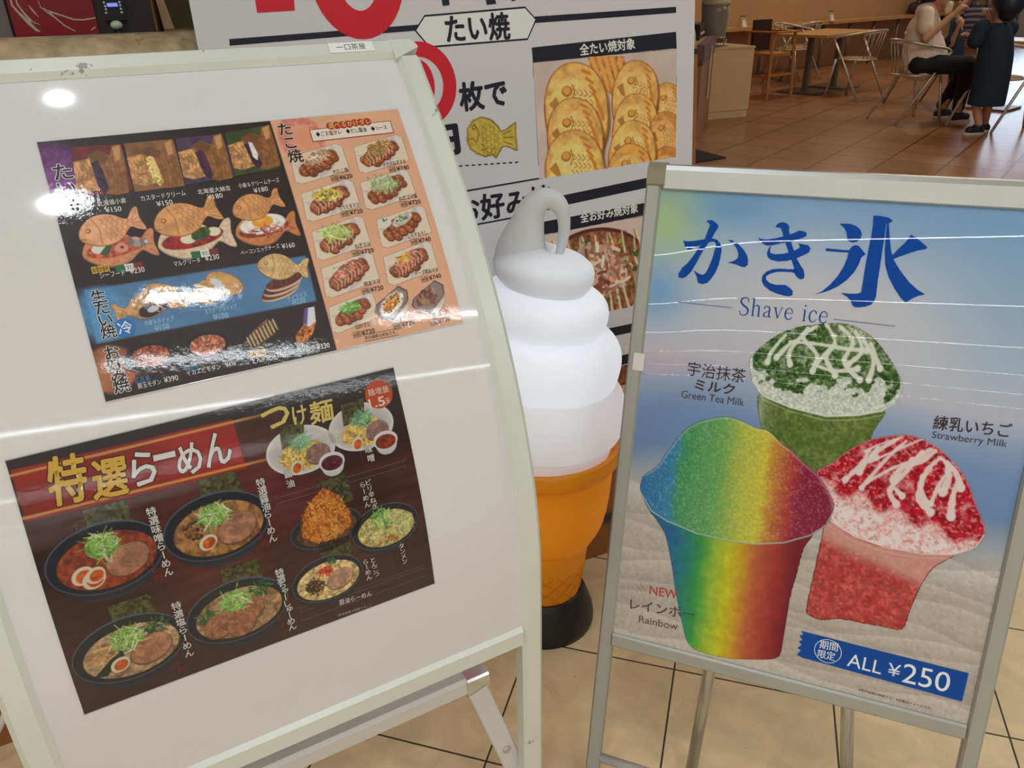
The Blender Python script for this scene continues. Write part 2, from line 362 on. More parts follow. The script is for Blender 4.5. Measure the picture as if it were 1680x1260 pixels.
class Ink:
    """flat printed lettering and line work of one sheet, gathered into one mesh"""
    def __init__(s, sh): s.sh = sh; s.v = []; s.f = []; s.c = []; s.l = []; s.cuts = []
    def cut(s): s.cuts.append((len(s.v),len(s.f))); return s
    def add(s, v, f, col, lift=0.0):
        o = len(s.v); s.v += [tuple(q) for q in v]; s.f += [tuple(i+o for i in q) for q in f]; s.c += [s.sh.lin(col)]*len(v); s.l += [lift]*len(v); return s
    def poly(s, pts, col, lift=0.0): return s.add(pts, [tuple(range(len(pts)))], col, lift)
    def line(s, pts, wd, col, close=False, lift=0.0):
        ws = list(wd) if hasattr(wd,'__len__') else [wd]*len(pts); pts = list(pts)
        if close: pts.append(pts[0]); ws.append(ws[0])
        A = []; n = len(pts)
        for i,(x,y) in enumerate(pts):
            a = pts[max(i-1,0)]; b = pts[min(i+1,n-1)]
            if close and i in (0,n-1): a = pts[-2]; b = pts[1]
            dx,dy = b[0]-a[0],b[1]-a[1]; l = math.hypot(dx,dy) or 1
            nx,ny = -dy/l*ws[i]/2,dx/l*ws[i]/2; A += [(x+nx,y+ny),(x-nx,y-ny)]
        return s.add(A, [(2*i,2*i+1,2*i+3,2*i+2) for i in range(n-1)], col, lift)
    def disc(s, cx,cy,r,col,ry=None,lift=0.0,n=32): return s.poly([(cx+r*math.cos(6.28319*k/n),cy+(ry or r)*math.sin(6.28319*k/n)) for k in range(n)], col, lift)
    def ring(s, cx,cy,r,wd,col,ry=None,lift=0.0,n=40): return s.line([(cx+r*math.cos(6.28319*k/n),cy+(ry or r)*math.sin(6.28319*k/n)) for k in range(n)], wd, col, True, lift)
    def txt(s, t, p0, p1, h, col, bold=0.0, outline=None, shear=0.0, space=1.0, lift=0.0):
        """t set between its left-middle p0 and right-middle p1, h mm tall"""
        v,f = glyph(t,0,shear,space)
        if len(v) == 0: return s
        x0,y0 = v.min(0); x1,y1 = v.max(0); dx,dy = p1[0]-p0[0],p1[1]-p0[1]; W = math.hypot(dx,dy); ux,uy = dx/W,dy/W; em = W/max(x1-x0,1e-3)
        X = (v[:,0]-x0)/(x1-x0)*W; Y = ((y0+y1)/2-v[:,1])/max(y1-y0,1e-3)*h
        for bo,cl,lf in ([(bold+outline[1],outline[0],lift)] if outline else [])+[(bold,col,lift+(.12 if outline else 0))]:
            for n_,(ox,oy) in enumerate(around(bo*em)): s.add(np.stack([p0[0]+(X+ox)*ux-(Y+oy)*uy,p0[1]+(X+ox)*uy+(Y+oy)*ux],-1), f, cl, lf+.013*n_)
        return s
    def vtxt(s, t, p0, p1, em, col, bold=0.0, outline=None, lift=0.0):
        """upright characters stacked from p0 (top) to p1 (bottom)"""
        n = len(t)
        for bo,cl,lf in ([(bold+outline[1],outline[0],lift)] if outline else [])+[(bold,col,lift+(.12 if outline else 0))]:
            for i,ch in enumerate(t):
                k = i/(n-1) if n > 1 else .5; cx,cy = p0[0]+(p1[0]-p0[0])*k,p0[1]+(p1[1]-p0[1])*k
                v,f = glyph(ch,0)
                if len(v) == 0: continue
                x = (v[:,0]-.5)*em; y = -(v[:,1]-.38)*em
                if ch in 'ー-（）': x,y = -y,x
                elif ch in 'ゃゅょっ': x = x+em*.15; y = y-em*.1
                for n_,(ox,oy) in enumerate(around(bo*em)): s.add(np.stack([cx+x+ox,cy+y+oy],-1), f, cl, lf+.013*n_)
        return s
    def build(s, name, layer, label=None):
        """one mesh, or one mesh per piece where cut() was called"""
        if not s.cuts or s.cuts[-1][0] != len(s.v): s.cut()
        v0 = f0 = 0; o = None; V_ = np.array(s.v); C_ = np.array(s.c); L0 = np.array(s.l)
        for v1,f1 in s.cuts:
            o = s.sh.make(name, V_[v0:v1], [tuple(i-v0 for i in q) for q in s.f[f0:f1]], C_[v0:v1], layer+L0[v0:v1])
            if label: o['label'] = label
            v0,f0 = v1,f1
        return o

# ------------------------------------------------------------------ food pictures
BROWN = (150,84,44); GOLD = (214,150,86)
def fish_outline(cx,cy,L,rot,flip=1):
    P = [(-.50,.02),(-.46,-.10),(-.36,-.20),(-.22,-.27),(-.05,-.28),(.10,-.22),(.22,-.12),(.30,-.10),(.40,-.22),(.50,-.25),(.47,-.05),(.50,.16),(.40,.14),(.30,.06),(.22,.10),(.10,.20),(-.05,.25),(-.22,.24),(-.36,.18),(-.46,.10)]
    c,q = math.cos(rot),math.sin(rot); return soft_outline([(cx+(x*flip*c-y*q)*L,cy+(x*flip*q+y*c)*L) for x,y in P],3)
def fish(cv,cx,cy,L,rot=0,flip=1,col=(222,158,96),dark=(160,98,48),scales=True):
    c,q = math.cos(rot),math.sin(rot)
    def T(x,y): return (cx+(x*flip*c-y*q)*L,cy+(x*flip*q+y*c)*L)
    cv.poly(fish_outline(cx,cy,L*1.025,rot,flip),dark); cv.poly(fish_outline(cx,cy-.01*L,L,rot,flip),col,tex=.12,tscale=L*.12)
    hi = np.clip(np.array(col)*1.13,0,250)
    cv.poly([T(x*.8-.05,y*.62-.04) for x,y in [(-.42,0),(-.3,-.18),(-.05,-.24),(.15,-.14),(.2,0),(0,.05),(-.3,.08)]],hi,op=.45,soft=L*.06)
    if scales:
        for i in range(5):
            for j in range(4):
                x = -.12+i*.085+(j%2)*.04; y = -.17+j*.095
                cv.stroke([T(x,y-.05),T(x+.045,y),T(x,y+.05)],L*.014,dark,op=.55)
    cv.stroke([T(-.22,-.24),T(-.17,-.05),T(-.22,.2)],L*.02,dark,op=.6)
    cv.ell(*T(-.34,-.07),L*.04,L*.04,dark); cv.ell(*T(-.345,-.075),L*.02,L*.02,hi)
    cv.stroke([T(-.5,.03),T(-.42,.06)],L*.016,dark)
    for k in range(4): cv.stroke([T(.33,-.06+.03*k),T(.46,-.18+.1*k)],L*.014,dark,op=.6)
    for k in range(4): cv.stroke([T(-.1+.06*k,.1),T(-.06+.06*k,.2)],L*.012,dark,op=.5)
def egg(cv,x,y,r,rot=-.5): 
    cv.ell(x,y,r*1.05,r*.84,(228,214,190),rot); cv.ell(x+r*.08,y+r*.08,r*.76,r*.6,(206,92,36),rot,tex=.25,tscale=r*.5); cv.ell(x-.1*r,y-.1*r,r*.28,r*.2,(240,150,70),rot,op=.5,soft=3)
def bowl(cv,cx,cy,rx,ry,soup,body=(34,36,46),rim=(86,92,108),inner=.84,tex=.35):
    cv.ell(cx,cy+ry*.42,rx*.80,ry*.80,tuple(np.array(body)*1.5)); cv.ell(cx,cy+ry*.25,rx*.93,ry*.9,tuple(np.array(body)*1.25))
    cv.ell(cx,cy,rx,ry,rim); cv.ell(cx,cy+.015*ry,rx*.975,ry*.955,body); cv.ell(cx+.02*rx,cy+.09*ry,rx*inner,ry*inner*.93,soup,tex=tex,tscale=rx*.10)
def nori(cv,x,y,w,h,sk=0.0): cv.poly([(x-w/2,y-h/2),(x+w/2,y-h/2+sk*.3),(x+w/2+sk,y+h/2),(x-w/2+sk*.4,y+h/2)],(74,72,40),tex=.5,tscale=3)
def negi(cv,x,y,rx,ry,n=70,cols=((150,190,90),(196,214,140),(110,160,64),(226,232,190))):
    cv.ell(x,y,rx,ry,(128,166,80),tex=.3); cv.shreds(n,x,y,rx,ry,rx*.9,.9,cols)
def chashu(cv,x,y,rx,ry,rot=0,col=(176,122,92)):
    cv.ell(x,y+.8,rx,ry,(110,66,48),rot); cv.ell(x,y,rx*.97,ry*.95,col,rot,tex=.22,tscale=rx*.3); cv.ell(x+rx*.1,y+ry*.1,rx*.5,ry*.4,tuple(np.array(col)*.86),rot,op=.6,soft=3)
    cv.shreds(12,x,y,rx*.8,ry*.7,rx*.4,.5,((206,160,130),(140,90,66)),op=.7)
def takoyaki(cv,cx,cy,k,top):
    P = lambda pts: [(cx+x*k,cy+y*k) for x,y in pts]
    cv.poly(P([(-30,-12),(27,-22),(34,-18),(34,14),(-26,24),(-33,20)]),(232,212,188))
    cv.poly(P([(-31,-1),(-22,8),(-4,20),(12,12),(29,-6),(30,-20),(20,-20),(0,0)]),(206,194,186)); cv.poly(P([(-31,-1),(-4,20),(-2,11),(-24,3)]),(222,210,200)); cv.poly(P([(24,-22),(31,-21),(29,-6),(24,-8)]),(228,214,204))
    cv.ell(cx,cy,27*k,11*k,(98,48,32),-.42,tex=.2,soft=2)
    for i in range(6):
        for j in (-1,0,1):
            e = 1-((i-2.5)/3.4)**2; x,y = -21+i*8.4+cv.rng.normal()*.8,j*6.2*e+cv.rng.normal()*.7+(1.6 if i%2 else 0); X,Y = cx+(x*.91+y*.41)*k,cy+(-x*.41+y*.91)*k; r = (4.3+1.7*e)*k; tn = .86+.28*cv.rng.random()
            cv.ell(X,Y+.5*k,r*1.06,r,(104,50,32)); cv.ell(X-.3*k,Y-.5*k,r*.9,r*.84,(158*tn,86*tn,52*tn),tex=.25,soft=2); cv.ell(X-1.4*k,Y-1.8*k,r*.36,r*.28,(216,150,106),op=.55,soft=2)
    t = top
    if 'mayo' in t:
        for i in range(8): 
            x = -18+i*5.2; cv.stroke([(cx+(x*.9-3)*k,cy+(-x*.42-5)*k),(cx+(x*.9+1)*k,cy+(-x*.42+2)*k),(cx+(x*.9-1)*k,cy+(-x*.42+8)*k)],1.0*k,(240,220,196),op=.85)
    if 'negi' in t: negi(cv,cx-2*k,cy-6*k,17*k,7*k,80,((196,206,120),(226,226,160),(160,180,84)))
    if 'shio' in t: negi(cv,cx-1*k,cy-6*k,17*k,7*k,80,((176,190,140),(206,212,170),(140,160,100)))
    if 'egg' in t: cv.shreds(90,cx-1*k,cy-6*k,17*k,7*k,6*k,1.1*k,((236,204,84),(220,176,60),(250,232,150))); cv.blobs(22,cx-6*k,cy-6*k,12*k,6*k,1*k,((100,130,56),))
    if 'bonito' in t: cv.shreds(70,cx,cy-8*k,17*k,7*k,7*k,1.5*k,((214,178,146),(186,140,110),(234,206,180)),rot=-.4)
    if 'flakes' in t: cv.shreds(90,cx+1*k,cy-7*k,18*k,8*k,5*k,1.3*k,((190,140,90),(150,100,60),(216,176,120),(120,130,70)),rot=-.4)
    if 'shirasu' in t: cv.ell(cx-20*k,cy-8*k,8*k,7*k,(226,214,202)); cv.ell(cx+2*k,cy-8*k,15*k,6*k,(216,200,190),-.4,tex=.2); cv.blobs(26,cx,cy-10*k,9*k,4*k,1.3*k,((76,132,64),(110,160,84))); cv.blobs(7,cx-20*k,cy-11*k,3*k,2*k,1*k,((76,132,64),))
    if 'mentai' in t: cv.shreds(50,cx-2*k,cy-5*k,17*k,5*k,5*k,1.5*k,((206,96,86),(224,130,116),(236,190,170)),rot=-.4); cv.blobs(18,cx-3*k,cy-7*k,14*k,5*k,.9*k,((96,126,60),))
    if 'cheese' in t: cv.shreds(40,cx-6*k,cy-6*k,11*k,4*k,4*k,1.2*k,((234,196,90),(220,160,60)),rot=-.4)
    if 'green' in t: cv.ell(cx-2*k,cy-6*k,14*k,6*k,(84,146,60),-.3,tex=.4); cv.shreds(80,cx-2*k,cy-6*k,14*k,6*k,4*k,1.2*k,((76,150,60),(120,190,90),(170,214,130)))
def boat_dish(cv,cx,cy,k,kind):
    R = [(-24,4),(-20,-4),(14,-22),(24,-14),(22,-2),(-4,18),(-18,14)]
    cv.poly([(cx+x*k*1.08,cy+y*k*1.08) for x,y in R],(96,82,84)); cv.poly([(cx+x*k*1.08,cy+(y+2)*k) for x,y in [(-24,6),(-4,20),(2,26),(20,6),(22,-2),(-4,18)]],(226,214,200)); cv.poly([(cx+x*k,cy+y*k) for x,y in R],(150,128,122))
    if kind == 'cheese':
        cv.ell(cx,cy-2*k,21*k,11*k,(232,222,206),-.6,tex=.3,tscale=3); cv.ell(cx,cy-3*k,15*k,7*k,(222,132,40),-.6,tex=.3,tscale=2); cv.blobs(40,cx,cy-3*k,20*k,9*k,1*k,((240,230,216),(60,52,50)),rot=-.6)
    else:
        cv.blobs(26,cx,cy-3*k,18*k,9*k,4.5*k,((146,100,84),(120,78,66),(176,130,110)),rot=-.6); cv.blobs(26,cx-1*k,cy-4*k,16*k,8*k,1.8*k,((200,160,140),),rot=-.6,op=.5)
def bitten_photo(cv,q,bg,fill,front=(150,98,56)):
    """photo panel: whole fish cake behind, a bitten one in front showing its filling"""
    (x0,y0),(x1,y1),(x2,y2),(x3,y3) = q; T = lambda u,v: (x0+(x1-x0)*u+(x3-x0)*v, y0+(y1-y0)*u+(y3-y0)*v)
    W = x1-x0; cv.poly(q,bg,tex=.15,tscale=12)
    cv.poly([T(0,.30),T(.5,.22),T(.55,.85),T(.2,.9),T(0,.82)],(206,150,98),tex=.3,tscale=4)
    for k in range(5): cv.stroke([T(.02+.08*k,.36),T(.1+.08*k,.5),T(.06+.08*k,.66)],W*.02,(158,104,58),op=.7)
    cv.poly([T(.30,.20),T(.5,.10),T(.72,.22),T(.80,.02),T(.97,.0),T(1,.3),T(1,.97),T(.72,1.0),T(.55,.95),T(.42,.6)],front,tex=.2,tscale=5)
    cv.poly([T(.30,.20),T(.48,.1),T(.7,.24),T(.62,.36),T(.42,.32)],tuple(np.array(front)*.72),op=.8)
    for k in range(5): cv.stroke([T(.62+.08*k,.4),T(.66+.08*k,.65),T(.62+.08*k,.95)],W*.018,tuple(np.array(front)*.8),op=.6)
    cv.poly([T(.80,.06),T(.95,.02),T(.93,.3),T(.82,.34)],(220,166,112),op=.8,soft=2)
    a,b = fill
    cv.poly([T(.34,.34),T(.48,.30),T(.56,.55),T(.62,.85),T(.54,.96),T(.42,.8)],a,tex=.5,tscale=2.5)
    if b is not None: cv.poly([T(.44,.30),T(.52,.34),T(.58,.62),T(.54,.76),T(.46,.66)],b,tex=.08)
def fish_sandwich(cv,cx,cy,L,kind,rot=-.10):
    S = {'sea':((196,92,64),(220,200,190)),'tomato':((150,36,40),(226,212,170)),'egg':((150,64,52),(240,232,220))}[kind]
    k = L/100
    low = {'sea':(214,140,100),'tomato':(226,200,170),'egg':(206,130,78)}[kind]
    cv.poly(fish_outline(cx+2*k,cy+17*k,L*.98,rot+.12,1),tuple(np.array(low)*.8)); cv.poly(fish_outline(cx+2*k,cy+15*k,L*.96,rot+.12,1),low,tex=.1)
    cv.ell(cx-2*k,cy+13*k,40*k,13*k,S[0],rot,tex=.35,tscale=3)
    if kind == 'sea':
        cv.ell(cx-24*k,cy+12*k,10*k,7*k,(232,222,208)); cv.poly([(cx-26*k,cy+20*k),(cx-14*k,cy+8*k),(cx-6*k,cy+8*k),(cx-14*k,cy+22*k)],(58,96,56)); cv.ell(cx+4*k,cy+15*k,9*k,7*k,(226,150,130)); cv.ell(cx+5*k,cy+14*k,2.4*k,2*k,(90,40,40)); cv.blobs(16,cx+26*k,cy+10*k,13*k,5*k,4*k,((176,164,160),(200,190,176),(150,130,120)))
    elif kind == 'tomato':
        cv.ell(cx-8*k,cy+13*k,10*k,7*k,(232,226,190)); cv.ell(cx+26*k,cy+8*k,9*k,6.5*k,(232,226,190)); cv.ell(cx+9*k,cy+9*k,13*k,8*k,(60,84,44),-.3,tex=.4)
    else:
        cv.ell(cx-2*k,cy+6*k,36*k,16*k,(240,234,224),-.08,tex=.06,soft=2); cv.ell(cx-2*k,cy+2*k,16*k,10*k,(240,164,50)); cv.ell(cx-6*k,cy-1*k,6*k,3*k,(252,206,110),op=.7,soft=2); cv.shreds(30,cx+8*k,cy+17*k,36*k,6*k,12*k,2*k,((170,84,76),(206,130,110),(120,50,46)),ang=0)
    fish(cv,cx-2*k,cy-(24 if kind == 'egg' else 15)*k,L*(.80 if kind == 'egg' else .86),rot-.06,1,(222,158,102) if kind != 'sea' else (230,166,122))
def cold_fish(cv,cx,cy,L,kind):
    k = L/100
    if kind == 'tira':
        for i in range(3): cv.ell(cx-4*k+i*6*k,cy+24*k-i*8*k,34*k,12*k,(216,186,160),-.2); cv.ell(cx-4*k+i*6*k,cy+22*k-i*8*k,33*k,10*k,(98,48,44),-.2,tex=.3)
        fish(cv,cx+12*k,cy-16*k,L*.84,.28,1,(220,184,126),(150,112,64)); return
    dark = kind == 'azuki'
    cv.poly(fish_outline(cx-18*k,cy+8*k,L*.8,-.15,-1),(198,150,96),tex=.2,tscale=4)
    cv.ell(cx-6*k,cy+14*k,18*k,11*k,(54,40,44) if dark else (190,150,120),-.2,tex=.3); cv.ell(cx-2*k,cy+13*k,9*k,5*k,(206,204,214),-.2)
    cv.ell(cx+20*k,cy-4*k,32*k,19*k,(204,150,86),.55,tex=.16,tscale=4); cv.ell(cx+24*k,cy-8*k,22*k,11*k,(224,176,112),.55,op=.6,soft=3)
    cv.ell(cx+10*k,cy-2*k,8*k,20*k,(48,38,46) if dark else (214,176,124),-.55,tex=.3); cv.ell(cx+8*k,cy-4*k,6*k,15*k,(214,218,230),-.55)
def okonomi(cv,cx,cy,rx,kind):
    ry = rx*.62
    if kind in ('hiro','squid'):
        cv.ell(cx-rx*.05,cy+ry*.28,rx*1.12,ry*1.05,(86,58,58)); cv.ell(cx,cy,rx*1.05,ry*1.1,(40,38,42)); cv.ell(cx,cy+.5,rx*.97,ry,(28,26,30))
        cv.ell(cx+.5,cy+.5,rx*.8,ry*.78,(160,78,52) if kind=='hiro' else (186,110,84),tex=.5,tscale=2.5); cv.shreds(46,cx,cy,rx*.7,ry*.66,4,.9,((206,130,84),(226,180,140),(120,44,34),(92,70,40)))
    elif kind == 'tonpei':
        cv.poly([(cx-rx,cy+ry*.5),(cx-rx*.2,cy-ry*.6),(cx+rx*.5,cy-ry*1.2),(cx+rx*.95,cy-ry*.7),(cx+rx*.7,cy+ry*.3),(cx-rx*.4,cy+ry)],(120,84,56),tex=.4)
        for i in range(9):
            t = -rx*.75+i*rx*.19; cv.stroke([(cx+t,cy-t*.45-ry*.5),(cx+t+rx*.12,cy-t*.45+ry*.5)],1.3,(226,206,170)); cv.stroke([(cx+t+1.6,cy-t*.45-ry*.5),(cx+t+rx*.12+1.6,cy-t*.45+ry*.5)],1.1,(70,60,40))
    else:
        cv.poly([(cx-rx*.6,cy+ry*.9),(cx-rx*.55,cy+ry*.2),(cx,cy-ry*.6),(cx+rx*.55,cy-ry*1.3),(cx+rx*.75,cy-ry*.7),(cx+rx*.4,cy+ry*.3),(cx-rx*.1,cy+ry*1.0)],(196,120,60),tex=.4)
        cv.blobs(24,cx-rx*.05,cy+ry*.2,rx*.4,ry*.6,1.6,((206,80,50),(232,170,80),(120,60,40)),rot=-.8); cv.poly([(cx,cy-ry*.7),(cx+rx*.3,cy-ry*2.0),(cx+rx*.85,cy-ry*2.0),(cx+rx*.72,cy-ry*.7),(cx+rx*.3,cy-ry*.3)],(226,226,236)); cv.poly([(cx,cy-ry*.7),(cx+rx*.3,cy-ry*2.0),(cx+rx*.5,cy-ry*2.0),(cx+rx*.2,cy-ry*.5)],(104,84,160))
# ------------------------------------------------------------------ curved white sign board with two menus
BA = math.radians(28.5); BW = np.array([math.cos(BA),math.sin(BA),0]); BN = np.array([math.sin(BA),-math.cos(BA),0]); ZH = np.array([0,0,1.0])
def bprof(z): return -.759-.7*np.maximum(np.asarray(z,float)-.53,0)**2
def bpt(u,z,off=0.0):
    """point on the curved face: u along the width, height z, off in front of it"""
    sl = -1.4*max(z-.53,0); n = BN-sl*ZH; n = n/np.linalg.norm(n); return Vector(BW*u+BN*float(bprof(z))+ZH*z+n*off)
def bnorm(z): sl = -1.4*max(z-.53,0); n = BN-sl*ZH; return Vector(n/np.linalg.norm(n))
white_frame = mat('white_enamel_frame', (222,226,216), .28, var=.02, scale=8, spots=((152,154,150),30,.665))
board_face = mat('white_gloss_board', (226,224,224), .06, spec=.35, var=.012, scale=3)
board = thing('sign_board', 'tall curved white sign board carrying two food menus, left foreground', 'sign board', (float((BW*.125+BN*-.80)[0]),float((BW*.125+BN*-.80)[1]),0))
U0,U1 = -.165,.420; FW = .034
pts = []; fs = []; nz_ = 40
mb = MB(); vs = []
for i in range(nz_+1):
    z = .44+(1.222-.44)*i/nz_; vs += [bpt(U0-.006,z), bpt(U1+.006,z)]
nb = len(vs)
for i in range(nz_+1):
    z = .44+(1.222-.44)*i/nz_; vs += [bpt(U0-.006,z,-.012), bpt(U1+.006,z,-.012)]
fs = []
for i in range(nz_):
    a = 2*i; fs.append((a,a+1,a+3,a+2)); fs.append((nb+a+2,nb+a+3,nb+a+1,nb+a))
    fs.append((a,a+2,nb+a+2,nb+a)); fs.append((a+1,nb+a+1,nb+a+3,a+3))
fs += [(0,nb,nb+1,1),(2*nz_,2*nz_+1,nb+2*nz_+1,nb+2*nz_)]
fr_ = [f for k,f in enumerate(fs) if k < 4*nz_ and k%4 == 0]; ot_ = [f for k,f in enumerate(fs) if not (k < 4*nz_ and k%4 == 0)]
mb.add(vs, fr_, True); mb.add([Vector(v)-Vector(BN)*.00003 for v in vs], ot_); panel = mb.build('panel', board_face, board)
def fr_prof(w,d0,d1,c=.004): return [(-w/2,d0+c),(-w/2+c,d0),(w/2-c,d0),(w/2,d0+c),(w/2,d1-c*1.6),(w/2-c*1.6,d1),(-w/2+c*1.6,d1),(-w/2,d1-c*1.6)]
for u in (U0-FW/2, U1+FW/2):
    zs = [0.0]+[.1*k for k in range(1,6)]+[.53+(1.212-.53)*k/22 for k in range(1,23)]
    MB().sweep([bpt(u,z) for z in zs], [(Vector(BW),bnorm(z)) for z in zs], fr_prof(FW,-.024,.007)).build('side_rail', white_frame, board)
zt = 1.224; nt_ = bnorm(zt); tt = Vector(BW).cross(nt_); tt = tt if tt.z > 0 else -tt
MB().sweep([bpt(U0,zt),bpt(U1-.004,zt)], [(tt,nt_)]*2, fr_prof(.031,-.024,.0075)).build('top_rail', white_frame, board)
MB().sweep([bpt(U0,.438),bpt(U1,.438)], [(Vector((0,0,1)),bnorm(.438))]*2, fr_prof(.038,-.022,.006)).build('bottom_rail', white_frame, board)
for sgn,uc in ((1,U1),(-1,U0)):            # rounded corner pieces
    o = bpt(uc,zt-.0155); R = .0305; ring = []
    for k in range(9): ring.append((math.cos(math.pi/2*k/8), math.sin(math.pi/2*k/8)))
    prof = [(-.004,0)]+[( (FW-.014)+.014*c, .0155+.0 + (.0155-.014)+.014*s) for c,s in ring]+[(-.004,.031)]
    front = [o+Vector(BW)*sgn*x+tt*y+nt_*.0085 for x,y in prof]; back = [o+Vector(BW)*sgn*x+tt*y-nt_*.024 for x,y in prof]; n = len(prof)
    MB().add(front+back, [tuple(range(n)), tuple(range(2*n-1,n-1,-1))]+[(i,(i+1)%n,n+(i+1)%n,n+i) for i in range(n)]).build('corner_cap', white_frame, board)
grey_line = mat('joint_gap', (70,72,70), .7)
pale_metal = mat('pale_painted_steel', (214,210,206), .35, var=.03, scale=14, spots=((160,156,150),40,.72))
chrome = mat('chrome', (225,225,228), .12, metal=1.0, var=.02)
# stay frame behind the board: cross bar, chrome hinges and braces
cb = lambda u,z,n: Vector(BW*u+BN*n+ZH*z)
MB().bar(cb(-.15,.330,-.815),cb(.345,.330,-.815),.030,.034).build('cross_bar', pale_metal, board)
for u,sg in ((.362,1),(-.165,-1)):
    if sg > 0:
        MB().bar(cb(u-.017,.326,-.818),cb(u+.020,.326,-.818),.040,.040,ch=.08).build('hinge_cap', chrome, board)
    b1 = cb(u+sg*.0,.318,-.805); b2 = cb(u+sg*.066,.075,-.783)
    br = MB().bar(b1,b2,.034,.016,up=BN,ch=.15).build('brace', pale_metal, board)
    d = (b2-b1).normalized(); s0 = b1+d*.150+Vector(BN)*.009
    MB().tube([s0-Vector(BN)*.003,s0+Vector(BN)*.002],.0065,14).build('bolt', chrome, br)
    MB().bar(cb(u+sg*.075,.012,-.62),cb(u+sg*.075,.012,-.80),.03,.024).build('foot_bar', pale_metal, board)
# maker-free name label on the top rail
bs_frame = Sheet(board, lambda x,y,off: np.array([list(bpt(U0+xx/1000., zt, .0082+float(oo)*.001)+tt*(-yy/1000.)) for xx,yy,oo in np.broadcast(x,y,off)]), print_mat('label_print',.5), 1.3)
ik = Ink(bs_frame); ik.poly([(495,-9),(556,-9),(556,7),(495,7)],(226,228,220)); ik.txt('一口茶屋',(505,-1.5),(545,-1.5),10,(30,34,32),lift=.1); ik.build('name_label',.1)

# menu sheets follow the curve of the board
_z = np.linspace(1.26,.35,1200); _s = np.concatenate([[0],np.cumsum(np.hypot(np.diff(_z),np.diff(bprof(_z))))])
def menu_map(u0,ztop):
    s0 = np.interp(-ztop,-_z,_s)
    def f(x,y,off):
        x = np.asarray(x,float); y = np.asarray(y,float); z = np.interp(s0+y/1000.,_s,_z); sl = -1.4*np.maximum(z-.53,0); k = np.sqrt(1+sl*sl)
        o = (.0010+np.asarray(off,float)*.001)/k
        return (u0+x/1000.)[...,None]*BW + (bprof(z)+o)[...,None]*BN + (z-sl*o)[...,None]*ZH
    return f
lam = print_mat('laminated_menu_print', .38, coat=.75, spec=.25, bump=.06, bscale=110)
WHT = (236,236,232)
t1 = thing('menu_poster', 'black and peach menu of fish cakes and octopus balls, upper sheet on the board', 'menu', tuple(bpt(.18,.906)))
s1 = Sheet(t1, menu_map(-.028,1.155), lam, .96)
cv = Cv(0,0,424,300,1.1); cv.fill((44,36,38),tex=.10,tscale=20)
for k in range(60):
    x = cv.rng.random()*255; y = cv.rng.random()*297; cv.stroke([(x,y),(x+25,y+2)],.7,(58,48,48),op=.5)
cv.ell(10,40,30,38,(120,60,130),tex=.2,op=.9,soft=14); cv.ell(6,52,22,22,(150,90,160),op=.5,soft=16)
cv.poly([(255,-2),(430,-2),(430,305),(255,305)],(232,176,142),tex=.03,tscale=40)
cv.ell(286,28,28,34,(222,134,118),tex=.15,op=.9,soft=3); cv.ell(288,30,17,22,(234,168,136),op=.8,soft=4); cv.ell(292,30,12,14,(236,150,110),op=.5,soft=5)
bp_ = [(7.6,176.8),(248.4,180.0),(246.5,236.7),(6.1,236.8)]
cv.poly(bp_,(84,128,172),tex=.08,tscale=30,soft=2); cv.ell(*(17.0,205.6),26,30,(92,160,214),tex=.1,op=.8,soft=12)
cv.ell(*(12.8,266.9),26,26,(168,96,66),tex=.22,tscale=14,soft=4); cv.ell(*(6.2,269.4),14,18,(196,128,86),op=.5,soft=8)
cv.build(s1,'sheet',0)
def pic(sh, c, hw, hh, fn, name='dish_picture', layer=.30, res=.75):
    v = Cv(c[0]-hw,c[1]-hh,c[0]+hw,c[1]+hh,res); fn(v,c[0],c[1]); return v.build(sh,name,layer)
for q,bg,fill in (([(31.2,9.9),(83.2,12.3),(81.8,71.2),(24.8,73.3)],(112,38,40),((54,34,58),None)),([(85.3,11.7),(138.6,12.4),(136.9,73.6),(82.5,73.6)],(140,96,60),((236,190,110),(244,210,140))),
                  ([(140.7,11.8),(195.0,11.4),(194.8,68.9),(137.1,72.9)],(76,58,84),((62,30,58),(84,44,76))),([(197.3,10.9),(253.7,5.2),(248.8,65.5),(194.8,68.9)],(62,78,44),((60,34,58),(238,236,232)))):
    c = (sum(p[0] for p in q)/4,sum(p[1] for p in q)/4)
    pic(s1,c,38,42,lambda v,x,y: bitten_photo(v,q,bg,fill),'filled_fish_picture')
for c,L,kd in (((51.0,125.1),78,'sea'),((131.1,126.5),86,'tomato'),((211.8,128.6),76,'egg')):
    pic(s1,c,L*.62,L*.5,lambda v,x,y: fish_sandwich(v,x,y,L,kd),'fish_sandwich_picture')
for c,L,kd in (((70.3,201.7),70,'azuki'),((136.4,198.8),66,'cream'),((210.3,201.6),70,'tira')):
    pic(s1,c,L*.66,L*.5,lambda v,x,y: cold_fish(v,x,y,L,kd),'cold_fish_picture')
for c,r,kd in (((53.4,261.2),24,'hiro'),((113.7,262.0),24,'squid'),((173.8,262.1),22,'tonpei'),((223.6,269.8),22,'roll')):
    pic(s1,c,r*1.25,r*1.5,lambda v,x,y: okonomi(v,x,y,r,kd),'savoury_pancake_picture')
for c,kd,k in (((297.2,64.3),'bonito',1.06),((379.6,60.8),'flakes mayo',1.06),((296.7,114.2),'egg mayo',1.06),((373.4,110.2),'shio',1.06),((295.5,164.3),'mayo negi',1.06),((379.1,162.4),'shirasu',1.06),((293.8,211.6),'mentai mayo',1.06),((373.9,210.9),'mentai cheese mayo',1.06),((285.6,258.3),'green',.92)):
    pic(s1,c,40*k,30*k,lambda v,x,y: takoyaki(v,x,y,k,kd),'octopus_ball_picture')
